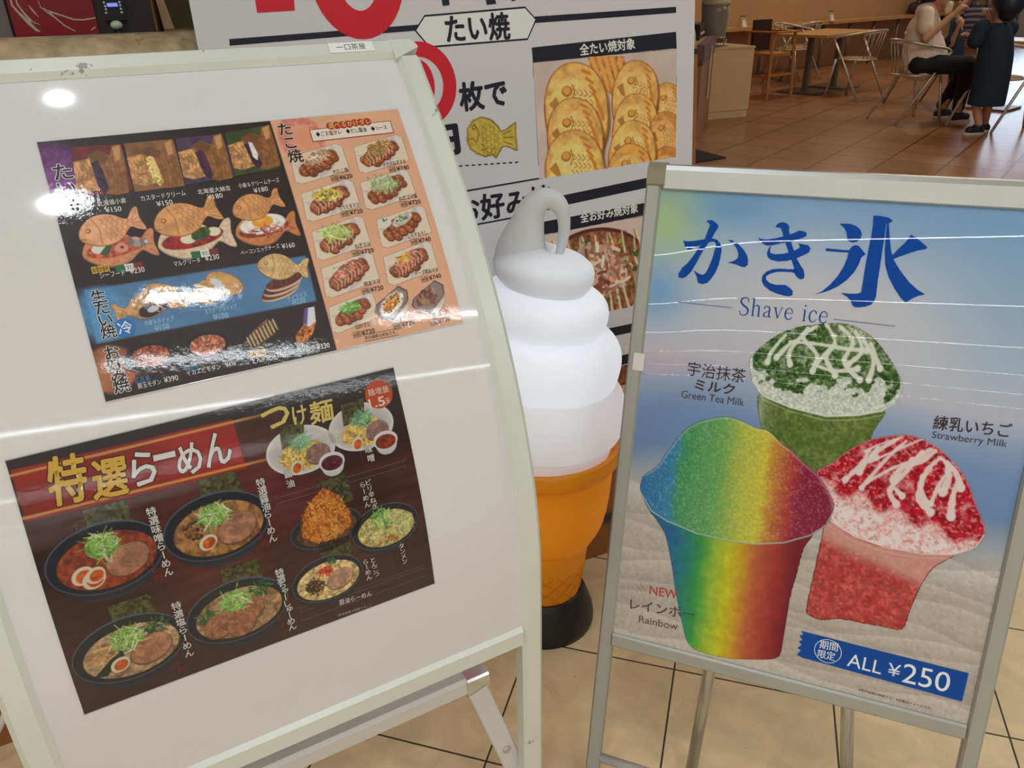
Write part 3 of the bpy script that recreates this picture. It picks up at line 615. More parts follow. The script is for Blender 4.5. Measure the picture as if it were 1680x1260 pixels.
for c,kd in (((336.8,260.0),'cheese'),((386.1,261.8),'choco')):
    pic(s1,c,30,32,lambda v,x,y: boat_dish(v,x,y,.95,kd),'octopus_ball_picture')
ik = Ink(s1); ik.line([(-.3,-.3),(424.3,-.3),(424.3,300.3),(-.3,300.3)],1.3,(214,212,214),True); ik.build('laminate_edge',.12)
ik = Ink(s1); K = (30,24,24); BR = ((240,240,240),.035)
ik.poly([(299.0,18.0),(408.1,16.3),(407.3,34.5),(298.6,35.3)],(150,50,44)); ik.poly([(x+(.9 if i in (0,3) else -.9),y+(.9 if i<2 else -.9)) for i,(x,y) in enumerate([(299.0,18.0),(408.1,16.3),(407.3,34.5),(298.6,35.3)])],(240,226,210),lift=.1)
for p in zip(np.linspace(541,606,7),np.linspace(209,201,7)): 
    pass
for c in [(327.3,15.8),(335.3,15.8),(343.4,15.8),(351.5,15.7),(360.0,14.8),(368.2,14.8),(376.5,14.8)]: ik.disc(c[0],c[1],5.4,(176,52,40),lift=.2)
ik.txt('選べるかけダレ',*[(324.2,15.4),(380.8,14.4)],8,(240,206,120),.01,lift=.3)
ik.txt('◆ごま塩ダレ　◆だし醤油　◆ソース',*[(305.3,25.7),(400.0,25.5)],7,K,.012,lift=.3)
ik.build('sauce_banner_lettering',.6)
ik = Ink(s1)
ik.vtxt('たい焼',*[(17.0,39.4),(16.6,80.2)],22,(44,34,46),.02,BR); ik.cut(); ik.vtxt('たこ焼',*[(269.4,13.8),(271.5,51.7)],19,K,.02,((240,214,196),.035)); ik.cut()
ik.vtxt('生たい焼',*[(19.6,186.7),(20.0,226.2)],16,K,.02,BR); ik.cut(); ik.vtxt('お好み焼',*[(17.5,249.6),(18.5,285.9)],17,K,.02,BR); ik.cut()
c = (36.6,225.6); ik.disc(c[0],c[1],10.5,(40,120,196)); ik.txt('冷',(c[0]-7,c[1]),(c[0]+7,c[1]),14,(240,244,250),.01,lift=.15)
ik.build('title_lettering',.6)
ik = Ink(s1)
for t,p,h in (('北海道小倉',[(42.2,82.6),(71.7,81.8)],6.6),('¥150',[(48.3,90.9),(64.5,91.2)],6.4),('カスタードクリーム',[(86.8,82.5),(134.9,81.9)],6.6),('¥150',[(101.4,91.5),(118.6,91.1)],6.4),('北海道大納言',[(148.1,83.0),(185.5,82.8)],6.6),('¥180',[(156.9,91.3),(174.3,90.7)],6.4),('小倉＆クリームチーズ',[(195.0,81.8),(243.9,80.5)],6.4),('¥180',[(210.5,90.4),(227.4,89.6)],6.4),
              ('シーフード',[(26.0,164.2),(50.9,165.3)],6.2),('¥230',[(56.0,164.8),(71.0,164.7)],6.4),('マルグリータ',[(101.9,164.5),(130.3,164.5)],6.2),('¥230',[(135.8,164.0),(151.4,163.7)],6.4),('ベーコンエッグチーズ',[(176.1,164.3),(221.4,162.9)],6.0),('¥160',[(224.0,164.1),(239.3,164.4)],6.4),
              ('豚玉モダン',[(33.8,291.0),(57.4,291.2)],6.2),('¥390',[(60.7,290.6),(75.3,290.7)],6.4),('イカエビモダン　¥470',[(84.9,288.7),(137.9,289.0)],6.2),('とん平焼',[(156.6,291.2),(177.1,290.7)],6.2),('¥360',[(179.9,290.6),(194.1,290.9)],6.4),('ベーコンエッグ',[(202.8,290.6),(229.9,290.7)],5.6),('¥330',[(232.1,291.2),(247.7,291.6)],6.4)):
    ik.txt(t,p[0],p[1],h,(236,232,228),.006); ik.cut()
for t,p,h in (('小倉＆ホイップ',[(56.5,224.9),(86.8,225.6)],6.2),('¥150',[(65.4,232.4),(80.0,232.7)],6.2),('カスタードホイップ',[(120.4,224.7),(155.5,225.3)],6),('¥150',[(127.8,232.7),(143.9,233.1)],6.2),('ティラミス',[(213.4,227.9),(237.3,226.5)],6.2),('¥230',[(217.8,233.3),(234.1,232.7)],6.2)):
    ik.txt(t,p[0],p[1],h,(60,150,200),.006,((226,240,246),.03)); ik.cut()
for p in ([(32.8,284.6),(47.7,284.7)],[(84.6,284.4),(99.4,285.1)]): ik.txt('広島風',p[0],p[1],7,(70,130,170),.01); ik.cut()
for p in ([(19.2,157.3),(37.4,157.1)],[(155.7,283.7),(174.0,283.4)]):
    d = [(p[0][0]+(p[1][0]-p[0][0])*k/3,p[0][1]+(p[1][1]-p[0][1])*k/3) for k in range(4)]
    for k in range(3): ik.poly([(d[k][0]+.4,d[k][1]-4),(d[k+1][0]-.4,d[k+1][1]-4),(d[k+1][0]-.4,d[k+1][1]+4),(d[k][0]+.4,d[k][1]+4)],(224,176,60))
    ik.txt('新登場',(p[0][0]+1,p[0][1]),(p[1][0]-1,p[1][1]),6,(70,50,20),0,lift=.15); ik.cut()
for p in ([(42.8,160.2),(70.5,158.9)],[(122.6,157.9),(152.4,157.2)]):
    x0,x1 = p[0][0],p[1][0]
    for k,cl in enumerate(((40,110,70),(236,236,232),(130,44,50))): 
        xa = x0+(x1-x0)*k/3; xb = x0+(x1-x0)*(k+1)/3; ik.poly([(xa,p[0][1]-4.2),(xb,p[0][1]-4.2),(xb,p[0][1]+4.2),(xa,p[0][1]+4.2)],cl)
    ik.txt('イタたい',(x0+8,p[0][1]),(x1-8,p[0][1]),6,(40,40,40),.02,lift=.15); ik.cut()
for t,n,p in (('大たこ焼',620,[(310.9,78.7),(331.8,78.1)]),('イカ天ねぎマヨ',740,[(378.3,78.1),(409.4,76.0)]),('てりたまマヨ',720,[(305.2,127.8),(331.1,125.9)]),('ねぎゴマ塩',720,[(385.1,126.3),(410.2,124.8)]),('ねぎマヨ',720,[(310.9,178.9),(330.2,178.2)]),('しらすおろし',740,[(382.0,177.8),(408.7,176.3)]),('明太マヨ',720,[(308.9,227.8),(329.1,226.8)]),('チーズ明太マヨ',740,[(376.8,226.8),(408.4,226.1)]),('山わさび',720,[(284.4,277.4),(304.1,276.9)]),('チーズ',720,[(340.8,278.2),(356.6,277.5)]),('チョコ',720,[(384.4,283.2),(405.2,282.6)])):
    ik.txt(t,p[0],p[1],6.0,K,.012)
    x1,y1 = p[1][0]+2.5,p[1][1]+8.6; ik.txt('¥%d'%n,(x1-17,y1+.8),(x1,y1+.2),6.0,K,.012); ik.txt('8個',(x1-27,y1+1.2),(x1-19,y1+.8),5,K,0); ik.line([(x1-28,y1-2.4),(x1-18,y1-2.6),(x1-18,y1+4.2),(x1-28,y1+4.6)],.5,K,True); ik.cut()
p = [(292.0,292.9),(333.3,294.0)]; ik.txt('表示価格は税抜です。',p[0],p[1],4.6,K,.006); ik.line([(p[0][0]-1.5,p[0][1]-4),(p[1][0]+1.5,p[1][1]-4),(p[1][0]+1.5,p[1][1]+4),(p[0][0]-1.5,p[0][1]+4)],.5,K,True)
ik.build('caption',.6)

t2 = thing('menu_poster', 'dark red laminated ramen noodle menu, lower sheet on the curved white board', 'menu', tuple(bpt(.08,.594)))
s2 = Sheet(t2, menu_map(-.130,.878), lam, .82)
cv = Cv(0,0,420,297,1.1)
base = np.array((66,34,32)); nx = cv.noise(60); gr = np.zeros_like(cv.X)
for k in range(5): gr += cv.rng.random()*np.sin(cv.Y*(.4+.5*k)+cv.X*.012*(k+1)+4*cv.noise(50+20*k))
cv.fill(np.clip(base[None,None]*(1+.55*(nx-.5))[...,None]*(1+.10*gr)[...,None]+np.array((34,6,4))*np.exp(-((cv.X-200)/120)**2-((cv.Y-110)/70)**2)[...,None],0,255))
cv.poly([(-2,-2),(424,-2),(424,20),(-2,17)],(44,38,44),soft=3); w = (slice(None),slice(None))
cv.put(w, np.clip((cv.Y-225)/50,0,.75), (62,50,46)); cv.put(w, np.clip((cv.X-270)/20,0,.55)*np.clip((100-cv.Y)/20+.4,0,1), (34,32,36))
rb = [(1.7,10.6),(221.4,13.7),(222.9,72.6),(2.5,66.2)]
fade = np.clip((310-cv.X)/60,0,1); cv.put(w, np.clip(cv.inside(w,rb)/1.2+.5,0,1)*fade, (158,36,34), tex=.12, tscale=40)
for a,b in (([(2.1,15.9),(213.8,17.4)]),([(2.0,61.5),(176.6,66.9)])): cv.put(w, np.clip(1.9-np.abs((cv.Y-a[1])-(cv.X-a[0])*(b[1]-a[1])/(b[0]-a[0])),0,1)*np.clip((285-cv.X)/60,0,1), (212,156,84))
cv.build(s2,'sheet',0)
def ramen(v,x,y,rx,ry,soup,items):
    nori(v,x+.20*rx,y-1.02*ry,rx*.74,ry*.86,2) if 'nori' in items else None
    bowl(v,x,y,rx,ry,soup); v.shreds(50,x,y+.1*ry,rx*.72,ry*.7,4,.7,(tuple(np.clip(np.array(soup)*1.25,0,255)),tuple(np.array(soup)*.8)),op=.7)
    if 'wood' in items: v.blobs(24,x-.42*rx,y-.1*ry,rx*.2,ry*.3,2,((60,44,30),(84,60,40)))
    if 'spin' in items: v.shreds(36,x+.5*rx,y-.45*ry,rx*.26,ry*.25,7,1.6,((40,84,52),(60,110,60),(30,64,44))); v.poly([(x-.72*rx,y+.55*ry),(x-.2*rx,y-.05*ry),(x-.06*rx,y+.05*ry),(x-.5*rx,y+.62*ry)],(26,54,40),tex=.3) if 'egg' in items else v.shreds(36,x-.58*rx,y-.1*ry,rx*.2,ry*.35,6,1.6,((44,90,56),(64,110,60)))
    if 'menma' in items: v.shreds(10,x-.45*rx,y-.1*ry,rx*.2,ry*.25,12,2.4,((190,140,80),(206,160,96)),ang=-.6)
    if 'chashu' in items: chashu(v,x+.34*rx,y+.22*ry,rx*.40,ry*.44,-.35)
    if 'pork' in items:
        for q in ((-.42,.30),(-.12,.16),(.22,.06),(.0,.48)): chashu(v,x+q[0]*rx,y+q[1]*ry,rx*.30,ry*.40,-.5,(170,112,80))
    negi(v,x-.02*rx,y-.34*ry,rx*.28,ry*.34)
    if 'egg2' in items: egg(v,x-.44*rx,y+.32*ry,rx*.19); egg(v,x-.28*rx,y+.50*ry,rx*.20)
    if 'egg' in items: egg(v,x-.24*rx,y+.40*ry,rx*.17)
for c,soup,it in (((63.0,125.7),(150,66,38),'nori chashu egg2'),((178.2,127.8),(160,112,64),'nori chashu egg wood'),((61.0,235.6),(182,148,112),'nori spin chashu menma egg'),((177.7,235.5),(164,128,92),'nori spin pork')):
    pic(s2,c,70,66,lambda v,x,y: ramen(v,x,y,58,39,soup,it),'ramen_bowl_picture',res=.7)
def tsuke(v,x,y):
    v.ell(x,y,41,29,(224,222,220)); 
    for k in range(4): v.ell(x,y+k*.6,38-4*k,26.5-3*k,(206-6*k,203-6*k,202-6*k))
    nori(v,x-4,y-19,30,26,-6); v.ell(x+2,y+7,28,17,(206,170,92),tex=.4,tscale=2.5); v.shreds(90,x-2,y+6,26,15,7,.9,((226,194,110),(190,150,80),(240,214,140)))
    negi(v,x+2,y-9,12,8,60,((110,160,120),(150,190,140),(90,140,100))); chashu(v,x+18,y+9,15,12,-.3,(150,116,108)); egg(v,x-10,y+19,8,-1.0)
def dip(v,x,y,col): v.ell(x,y+6,13.5,12,(206,204,206)); v.ell(x,y,16,12,(226,224,224)); v.ell(x,y+1.5,13,9,col,tex=.3)
for c in ((287.5,69.0),(363.9,61.1)): pic(s2,c,46,42,tsuke,'dipping_noodle_picture',res=.7)
for c,cl in (((319.1,92.5),(96,34,52)),((389.2,85.1),(142,56,34))): pic(s2,c,20,22,lambda v,x,y: dip(v,x,y,cl),'dip_cup_picture',.35,.7)
def spicy(v,x,y):
    nori(v,x+18,y-26,36,36,4); bowl(v,x,y+16,44,24,(90,60,40)); v.poly([(x-30,y+18),(x-24,y-8),(x-8,y-26),(x+6,y-34),(x+22,y-20),(x+32,y+4),(x+30,y+22),(x+8,y+32),(x-16,y+30)],(190,104,36),tex=.4,tscale=3)
    v.shreds(330,x+1,y+3,28,27,10,.9,((226,140,50),(206,110,36),(240,176,90),(150,76,30),(230,160,70)))
def tanmen(v,x,y):
    bowl(v,x,y,44,30,(196,176,110)); v.shreds(120,x+4,y+2,32,19,10,1.1,((214,206,140),(190,200,120),(226,220,170),(150,170,90))); v.shreds(40,x-2,y-12,13,12,9,1.6,((120,176,80),(90,150,70),(160,200,110))); v.blobs(14,x,y+18,18,4,2,((180,110,70),))
def tonko(v,x,y):
    nori(v,x+16,y-32,38,30,2); bowl(v,x,y+1,44,30,(220,190,130),inner=.88); v.shreds(80,x,y+3,34,20,7,.8,((236,210,150),(210,170,100)))
    chashu(v,x+15,y+6,18,13,-.35,(206,156,130)); v.shreds(50,x-15,y+6,11,9,7,1.5,((80,54,36),(60,40,28),(100,70,44))); v.shreds(30,x-1,y-9,8,6,6,1.4,((196,48,36),(220,80,50))); v.blobs(10,x+10,y-20,7,3,2,((60,110,60),))
for c,fn,nm in (((295.7,154.6),spicy,'spicy_noodle_picture'),((367.2,192.6),tanmen,'vegetable_noodle_picture'),((284.8,233.9),tonko,'pork_broth_noodle_picture')): pic(s2,c,50,52,fn,nm,res=.7)
ik = Ink(s2); ik.line([(-.4,-.4),(420.4,-.4),(420.4,297.4),(-.4,297.4)],1.3,(196,192,190),True); ik.build('laminate_edge',.12)
ik = Ink(s2); W2 = (228,224,216); DK = ((20,12,12),.03)
for q in ([(247.1,9.5),(410.2,10.8),(408.3,116.8),(246.3,116.2)],[(246.2,123.0),(407.6,123.9),(406.0,264.2),(244.1,261.8)],[(244.6,267.3),(408.2,267.9),(408.3,280.2),(244.0,279.6)]): ik.line(q,.55,(126,110,104),True); ik.cut()
ik.build('frame_lines',.25)
ik = Ink(s2); G1 = (226,180,70)
a,b = [(31.3,32.4),(66.2,34.9)]; ik.txt('特',a,b,50,G1,.03,((40,14,10),.03),shear=.12); a,b = [(69.0,42.4),(103.7,44.6)]; ik.txt('選',a,b,40,G1,.03,((40,14,10),.03),shear=.12)
for t,p,h in (('ら',[(108.0,41.8),(131.7,43.2)],36),('ー',[(132.5,35.1),(154.4,35.7)],6),('め',[(154.1,44.8),(179.7,45.8)],34),('ん',[(183.1,42.5),(211.7,42.6)],36)): ik.txt(t,p[0],p[1],h,(232,228,222),.02,((50,10,10),.03),shear=.12)
ik.cut()
for t,p,h in (('つ',[(252.6,24.0),(283.6,24.8)],23),('け',[(287.0,28.6),(303.7,28.5)],22),('麺',[(306.2,30.7),(335.9,30.8)],26)): ik.txt(t,p[0],p[1],h,(222,200,110),.02,shear=.1)
ik.cut()
c = (394.0,27.8); ik.disc(c[0],c[1],17.5,(196,76,40)); a,b = [(380.9,23.1),(407.8,23.5)]; ik.txt('麺増量',a,b,8.5,(240,214,190),0,lift=.15); a,b = [(379.2,36.5),(399.0,36.8)]; ik.txt('1.5',a,b,11,(244,226,206),.012,lift=.15); a,b = [(399.5,37.8),(405.9,37.8)]; ik.txt('玉',a,b,6,(244,226,206),.0,lift=.15)
ik.build('title_lettering',.6)
ik = Ink(s2); RD = (150,44,36)
for t,p in (('特選味噌らーめん',[(116.5,90.9),(117.3,162.1)]),('特選醤油らーめん',[(234.1,92.9),(232.7,161.6)]),('特選塩らーめん',[(115.9,204.3),(115.8,267.3)]),('特選ちゃーしゅーめん',[(231.3,205.7),(232.2,282.6)])): ik.vtxt(t,p[0],p[1],10.5,W2,.016,DK); ik.cut()
for p in ([(104.7,137.7),(106.5,164.8)],[(220.8,139.0),(222.9,164.4)],[(104.2,253.5),(104.1,284.4)],[(220.5,253.5),(224.9,285.7)]): ik.vtxt('700円',p[0],p[1],8,RD,.01); ik.cut()
for t,p in (('醤油',[(266.1,92.1),(266.3,104.2)]),('味噌',[(365.8,90.3),(366.5,101.5)])): ik.vtxt(t,p[0],p[1],10,W2,.014,DK); ik.cut()
for p in ([(259.9,91.0),(258.1,108.5)],[(357.1,91.0),(357.0,109.0)]): ik.vtxt('680円',p[0],p[1],6,(110,40,36)); ik.cut()
for t,p in (('ピリ辛ねぎ',[(356.3,130.1),(358.5,162.3)]),('らーめん',[(349.1,131.1),(350.0,157.1)]),('タンメン',[(382.9,225.7),(383.6,248.2)]),('とんこつ',[(343.5,231.2),(344.9,252.2)]),('らーめん',[(334.0,230.3),(335.1,252.8)])): ik.vtxt(t,p[0],p[1],8.2,W2,.014,DK); ik.cut()
for p in ([(342.8,145.9),(343.9,164.0)],[(373.8,231.1),(374.9,250.3)],[(326.4,242.3),(327.7,258.8)]): ik.vtxt('650円',p[0],p[1],5.5,(110,40,36)); ik.cut()
a,b = [(292.8,273.4),(334.7,276.4)]; ik.txt('醤油らーめん',a,b,8,W2,.012); ik.cut(); a,b = [(345.4,276.2),(361.0,277.0)]; ik.txt('550円',a,b,5,(120,40,36)); ik.cut(); a,b = [(287.7,290.7),(330.7,293.4)]; ik.txt('（表示価格は税抜です。）',a,b,4,(190,180,172))
ik.build('caption',.6)

# ------------------------------------------------------------------ aluminium stand with the shaved ice poster
IO = np.array([.2305,1.1742,1.022]); IW = np.array([.92348,-.3834,.01344]); IH = np.array([-.09151,-.25417,-.96282]); INN = np.cross(IH,IW); INN = INN/np.linalg.norm(INN)
if INN[1] > 0: INN = -INN
def ipt(u,s,off=0.0): return Vector(IO+IW*u+IH*s+INN*off)
alu = mat('brushed_aluminium', (196,198,198), .34, metal=.85, var=.04, scale=12, spots=((120,122,120),60,.74))
alu_side = mat('satin_aluminium', (176,178,172), .42, metal=.55, var=.03, scale=12)
plastic = mat('olive_grey_plastic', (150,146,120), .5)
steel_tube = mat('steel_tube', (190,188,186), .22, metal=.9, var=.03)
SEND = 1.022/.96282
ft = IO+IH*SEND+IW*.265; stand = thing('poster_stand', 'silver aluminium poster stand holding the shaved ice poster, right foreground', 'sign stand', (float(ft[0]),float(ft[1]),0))
IUL,IUR,ISB = -.001,.529,.728
xi,yi = Vector(IW),Vector(-IH)
for u in (IUL-.0115,IUR+.0125): MB().sweep([ipt(u,-.012),ipt(u,SEND-.006)], [(xi,Vector(INN))]*2, fr_prof(.023,-.016,.006,.002)).build('side_rail', alu_side, stand)
prof_top = [(-.018,-.016),(.012,-.016),(.018,-.010),(.0195,-.003),(.017,.004),(.010,.0075),(-.016,.0065),(-.018,.004)]
MB().sweep([ipt(IUL+.004,-.019),ipt(IUR-.004,-.019)], [(yi,Vector(INN))]*2, prof_top, smooth=False).build('top_rail', alu, stand)
MB().sweep([ipt(IUL,ISB+.0125),ipt(IUR,ISB+.0125)], [(yi,Vector(INN))]*2, fr_prof(.024,-.014,.006,.002)).build('bottom_rail', alu_side, stand)
for u in (IUL-.0085,IUR+.0085): MB().sweep([ipt(u-.0135,-.0195),ipt(u+.0135,-.0195)], [(yi,Vector(INN))]*2, fr_prof(.042,-.018,.0085,.006)).build('corner_cap', plastic, stand)
MB().sweep([ipt(IUL-.0135,.262),ipt(IUL+.0035,.262)], [(yi,Vector(INN))]*2, fr_prof(.028,.004,.0082,.0006)).build('clip', mat('white_plastic',(232,232,228),.4), stand)
MB().sweep([ipt(IUL,-.004,-.006),ipt(IUL,ISB+.004,-.006)], [(xi,Vector(INN))]*2, [(0,-.004),(IUR-IUL,-.004),(IUR-IUL,.004),(0,.004)]).build('back_board', mat('grey_back_board',(120,120,120),.7), stand)
MB().tube([ipt(IUL,.974,-.004),ipt(IUR,.974,-.004)], .0085, 14).build('lower_bar', mat('pale_steel_bar',(222,222,220),.3,metal=.35), stand)
fx = np.array([.133,.904,0.0]); iwf = np.array([.9221,-.3869,0]); ibk = np.array([.3869,.9221,0])
for u0,u1 in ((.161,.147),(.340,.413)):
    a = Vector(fx+iwf*u0+ibk*.178+ZH*.47); b = Vector(fx+iwf*u1+ibk*.100+ZH*.0)
    MB().bar(a+Vector((0,0,.01)),Vector(fx+iwf*u0+ibk*.143+ZH*.48),.03,.03).build('hinge_bracket', alu_side, stand)
    MB().tube([a,b],.0105,14).build('rear_leg', steel_tube, stand)
MB().tube([Vector(fx+iwf*.161+ibk*.178+ZH*.47),Vector(fx+iwf*.340+ibk*.178+ZH*.47)],.0105,14).build('leg_hinge_bar', steel_tube, stand)

t3 = thing('poster', 'blue shaved ice poster with three cups of shaved ice, in the aluminium stand', 'poster', tuple(ipt(.264,ISB)))
gl = print_mat('poster_print', .6, coat=.32, spec=.08)
def ice_map(x,y,off):
    x = np.asarray(x,float)[...,None]/1000.; y = np.asarray(y,float)[...,None]/1000.; o = (.0008+np.asarray(off,float)*.001)
    o = np.broadcast_to(o, x.shape[:-1])[...,None]
    # the clear film bellies slightly towards its left edge
    w = .0022*np.exp(-(x/.09)**2)*np.sin(np.clip(y/.73,0,1)*math.pi)
    return IO+x*IW+y*IH+(o+w)*INN
s3 = Sheet(t3, ice_map, gl, 1.10)
cv = Cv(-4,-4,533,731,2.2); X,Y = cv.X,cv.Y
ys = [0,60,130,205,245,285,330,392,425,470,520,580,640,735]
cl = np.array([(128,166,208),(150,182,214),(184,196,212),(190,196,210),(190,190,204),(150,168,198),(118,146,188),(112,140,182),(150,160,178),(196,194,188),(182,174,164),(190,182,170),(176,168,158),(196,188,176)],float)
yy = Y+14*np.sin(X/90.)-X*.03+(cv.noise(80)-.5)*20; cv.fill(np.stack([np.interp(yy,ys,cl[:,k]) for k in range(3)],-1)); w = (slice(None),slice(None))
cv.put(w, .85*np.exp(-((X-10)/60)**2-((Y-45)/60)**2), (176,200,140)); cv.put(w, .8*np.exp(-((X-10)/50)**2-((Y-150)/46)**2), (110,160,214)); cv.put(w, .6*np.exp(-((X-110)/60)**2-((Y-20)/30)**2), (104,156,206))
cv.put(w, .75*np.exp(-((X-270)/150)**2-((Y-150)/90)**2), (204,202,210)); cv.put(w, .5*np.exp(-((X-20)/60)**2-((Y-262)/26)**2), (206,180,190)); cv.put(w, .5*np.exp(-((X-500)/80)**2-((Y-120)/120)**2), (130,166,200))
cv.put(w, np.clip((Y-455)/50,0,1), cv.c*(1+.14*(cv.noise(4)-.5))[...,None])
for k in range(9):
    y0 = 470+k*30; ph = cv.rng.random()*6; A = 8+9*cv.rng.random(); yl = y0+A*np.sin(X/(40+30*cv.rng.random())+ph)+.12*X*(cv.rng.random()-.5)
    d = Y-yl; cv.put(w, np.where(d>0,np.exp(-d/8.),np.exp(d/2.2))*.34, (222,214,204)); cv.put(w, np.where(d<0,np.exp(d/14.),0)*.30, (140,130,122))
cv.build(s3,'sheet',0)
# green tea cup
dome = soft_outline([(159.1,244.5),(160.5,230.7),(179.9,207.2),(202.7,189.7),(232.1,178.3),(270.4,171.2),(294.4,172.9),(319.7,185.2),(343.6,209.0),(362.8,235.9),(367.8,252.3),(362.1,271.1),(346.9,285.3),(316.2,296.9),(274.9,304.9),(224.2,299.4),(184.3,288.4),(166.0,267.6)]); dome_ = [(159.1,244.5),(160.5,230.7),(179.9,207.2),(202.7,189.7),(232.1,178.3),(270.4,171.2),(294.4,172.9),(319.7,185.2),(343.6,209.0),(362.8,235.9),(367.8,252.3),(362.1,271.1),(346.9,285.3),(316.2,296.9),(274.9,304.9),(224.2,299.4),(184.3,288.4),(166.0,267.6)]
cup = soft_outline([(179.8,283.9),(243.0,298.5),(304.6,300.1),(350.2,284.1),(340.2,317.6),(333.7,353.2),(310.6,380.8),(212.2,399.4),(188.1,336.5)]); cup_ = [(179.8,283.9),(243.0,298.5),(304.6,300.1),(350.2,284.1),(340.2,317.6),(333.7,353.2),(310.6,380.8),(212.2,399.4),(188.1,336.5)]
cv = Cv(min(p[0] for p in dome+cup)-4,min(p[1] for p in dome+cup)-4,max(p[0] for p in dome+cup)+4,min(731,max(p[1] for p in dome+cup)+4),1.0); cv.poly(cup,(106,124,64),tex=.22,tscale=4); cv.put(w, np.clip(cv.inside(w,cup)/1.5,0,1)*.5*np.clip((cv.noise(14)-.35)*2,0,1), (70,100,36)); cv.put(w, np.clip(cv.inside(w,cup)/1.5,0,1)*.55*np.exp(-np.abs(cv.X-cup_[0][0]-4)/7), (190,200,190))
cv.poly(dome,(206,212,204),tex=.15,tscale=3)
cx_ = sum(p[0] for p in dome)/len(dome); cy_ = sum(p[1] for p in dome)/len(dome)
top = [(cx_+(x-cx_)*.97,cy_+(y-cy_)*.97-5) for x,y in dome]; ins = np.clip(cv.inside(w,top)/2,0,1)
yb = cy_+24+(cv.noise(26)-.5)*62+(cv.noise(8)-.5)*24; gmask = ins*np.clip((yb-cv.Y)/7+.5,0,1)*np.clip(.35+1.4*cv.noise(9),0,1)
cv.put(w, gmask, (66,96,46), tex=.3, tscale=3.5); cv.put(w, gmask*np.clip((cv.noise(5)-.55)*4,0,1), (38,66,30)); cv.put(w, ins*np.clip((cv.noise(3)-.66)*5,0,.6), (170,190,150))
MK = (222,226,216)
for q in ([(203.4,194.3),(187.9,219.7),(183.9,237.1)],[(232.5,180.9),(212.7,216.4),(215.4,236.2)],[(244.0,176.3),(228.2,194.5),(250.0,218.2),(247.3,241.8)],[(228.2,194.5),(211.3,206.6),(195.5,228.8)],[(255.4,171.7),(271.0,195.8),(262.5,219.8),(278.2,244.1)],[(273.6,172.8),(294.4,192.8),(287.1,223.1),(311.4,245.9)],[(294.9,176.7),(307.9,204.0),(293.4,225.5)],[(305.0,185.1),(324.3,214.8),(322.9,244.3)],[(210.9,203.3),(247.7,202.0),(284.2,203.9),(313.7,203.3)],[(245.9,232.0),(277.2,237.6),(306.0,230.3)],[(269.0,202.6),(251.5,227.9)],[(318.0,193.1),(334.8,226.3)]):
    cv.drizzle(q,5.6,MK)
cv.put(w, ins*np.clip(1.2-np.hypot(cv.X-cx_-30,cv.Y-(dome_[5][1]+6))/40,0,.8)*cv.noise(4), (222,226,214))
a = [(164.6,267.1),(184.3,288.4),(224.3,300.1),(275.0,305.6),(316.2,297.5),(347.0,285.9),(362.2,271.7)]; cv.stroke(a,1.4,(226,232,226)); cv.stroke([(x+1,y+6) for x,y in a],.9,(190,204,176),op=.8)
cv.build(s3,'green_tea_ice_picture',.3)
# strawberry cup
dome = soft_outline([(274.5,390.1),(291.8,374.2),(310.7,352.1),(334.8,331.6),(367.3,318.4),(387.7,314.9),(414.5,321.5),(440.1,337.6),(464.9,362.6),(483.4,397.7),(497.0,421.8),(501.4,439.5),(493.6,459.6),(470.9,475.3),(430.7,482.9),(382.9,484.5),(340.7,478.1),(304.5,460.5),(304.1,434.9),(286.7,406.7)]); dome_ = [(274.5,390.1),(291.8,374.2),(310.7,352.1),(334.8,331.6),(367.3,318.4),(387.7,314.9),(414.5,321.5),(440.1,337.6),(464.9,362.6),(483.4,397.7),(497.0,421.8),(501.4,439.5),(493.6,459.6),(470.9,475.3),(430.7,482.9),(382.9,484.5),(340.7,478.1),(304.5,460.5),(304.1,434.9),(286.7,406.7)]
cup = soft_outline([(300.4,461.3),(295.3,494.9),(292.9,548.2),(290.5,602.6),(294.1,616.0),(313.5,620.3),(338.2,611.9),(369.2,610.2),(396.8,608.2),(423.7,605.4),(429.3,572.6),(438.1,528.5),(449.3,500.4),(470.9,475.3),(430.7,482.9),(383.0,485.1),(340.8,478.8)]); cup_ = [(300.4,461.3),(295.3,494.9),(292.9,548.2),(290.5,602.6),(294.1,616.0),(313.5,620.3),(338.2,611.9),(369.2,610.2),(396.8,608.2),(423.7,605.4),(429.3,572.6),(438.1,528.5),(449.3,500.4),(470.9,475.3),(430.7,482.9),(383.0,485.1),(340.8,478.8)]
cv = Cv(min(p[0] for p in dome+cup)-4,min(p[1] for p in dome+cup)-4,max(p[0] for p in dome+cup)+4,min(731,max(p[1] for p in dome+cup)+4),1.0); cv.poly(cup,(188,80,74),tex=.22,tscale=4,soft=4); cv.put(w, np.clip(cv.inside(w,cup)/2,0,1)*np.clip((cv.noise(10)-.4)*2,0,.55), (164,44,44)); cv.put(w, np.clip(cv.inside(w,cup)/2,0,1)*np.clip((cup_[0][1]+44-cv.Y+.28*(cv.X-cup_[0][0]))/30,0,.7), (214,176,168))
cv.poly(dome,(224,176,176),tex=.25,tscale=3); ins = np.clip(cv.inside(w,dome)/2,0,1); y0 = dome_[4][1]
cv.put(w, ins*np.clip((y0+112-cv.Y+.24*(cv.X-dome_[4][0])+8*np.sin(cv.X/8.))/10,0,1)*np.clip(.3+1.5*cv.noise(10),0,1), (168,22,40), tex=.3, tscale=4); cv.put(w, ins*np.clip((cv.noise(4)-.6)*5,0,.7), (232,150,150))
cv.put(w, ins*np.clip((cv.Y-(y0+116)-.22*(cv.X-dome_[4][0]))/8,0,1)*np.clip((cv.noise(5)-.3)*3,0,1), (232,218,218))
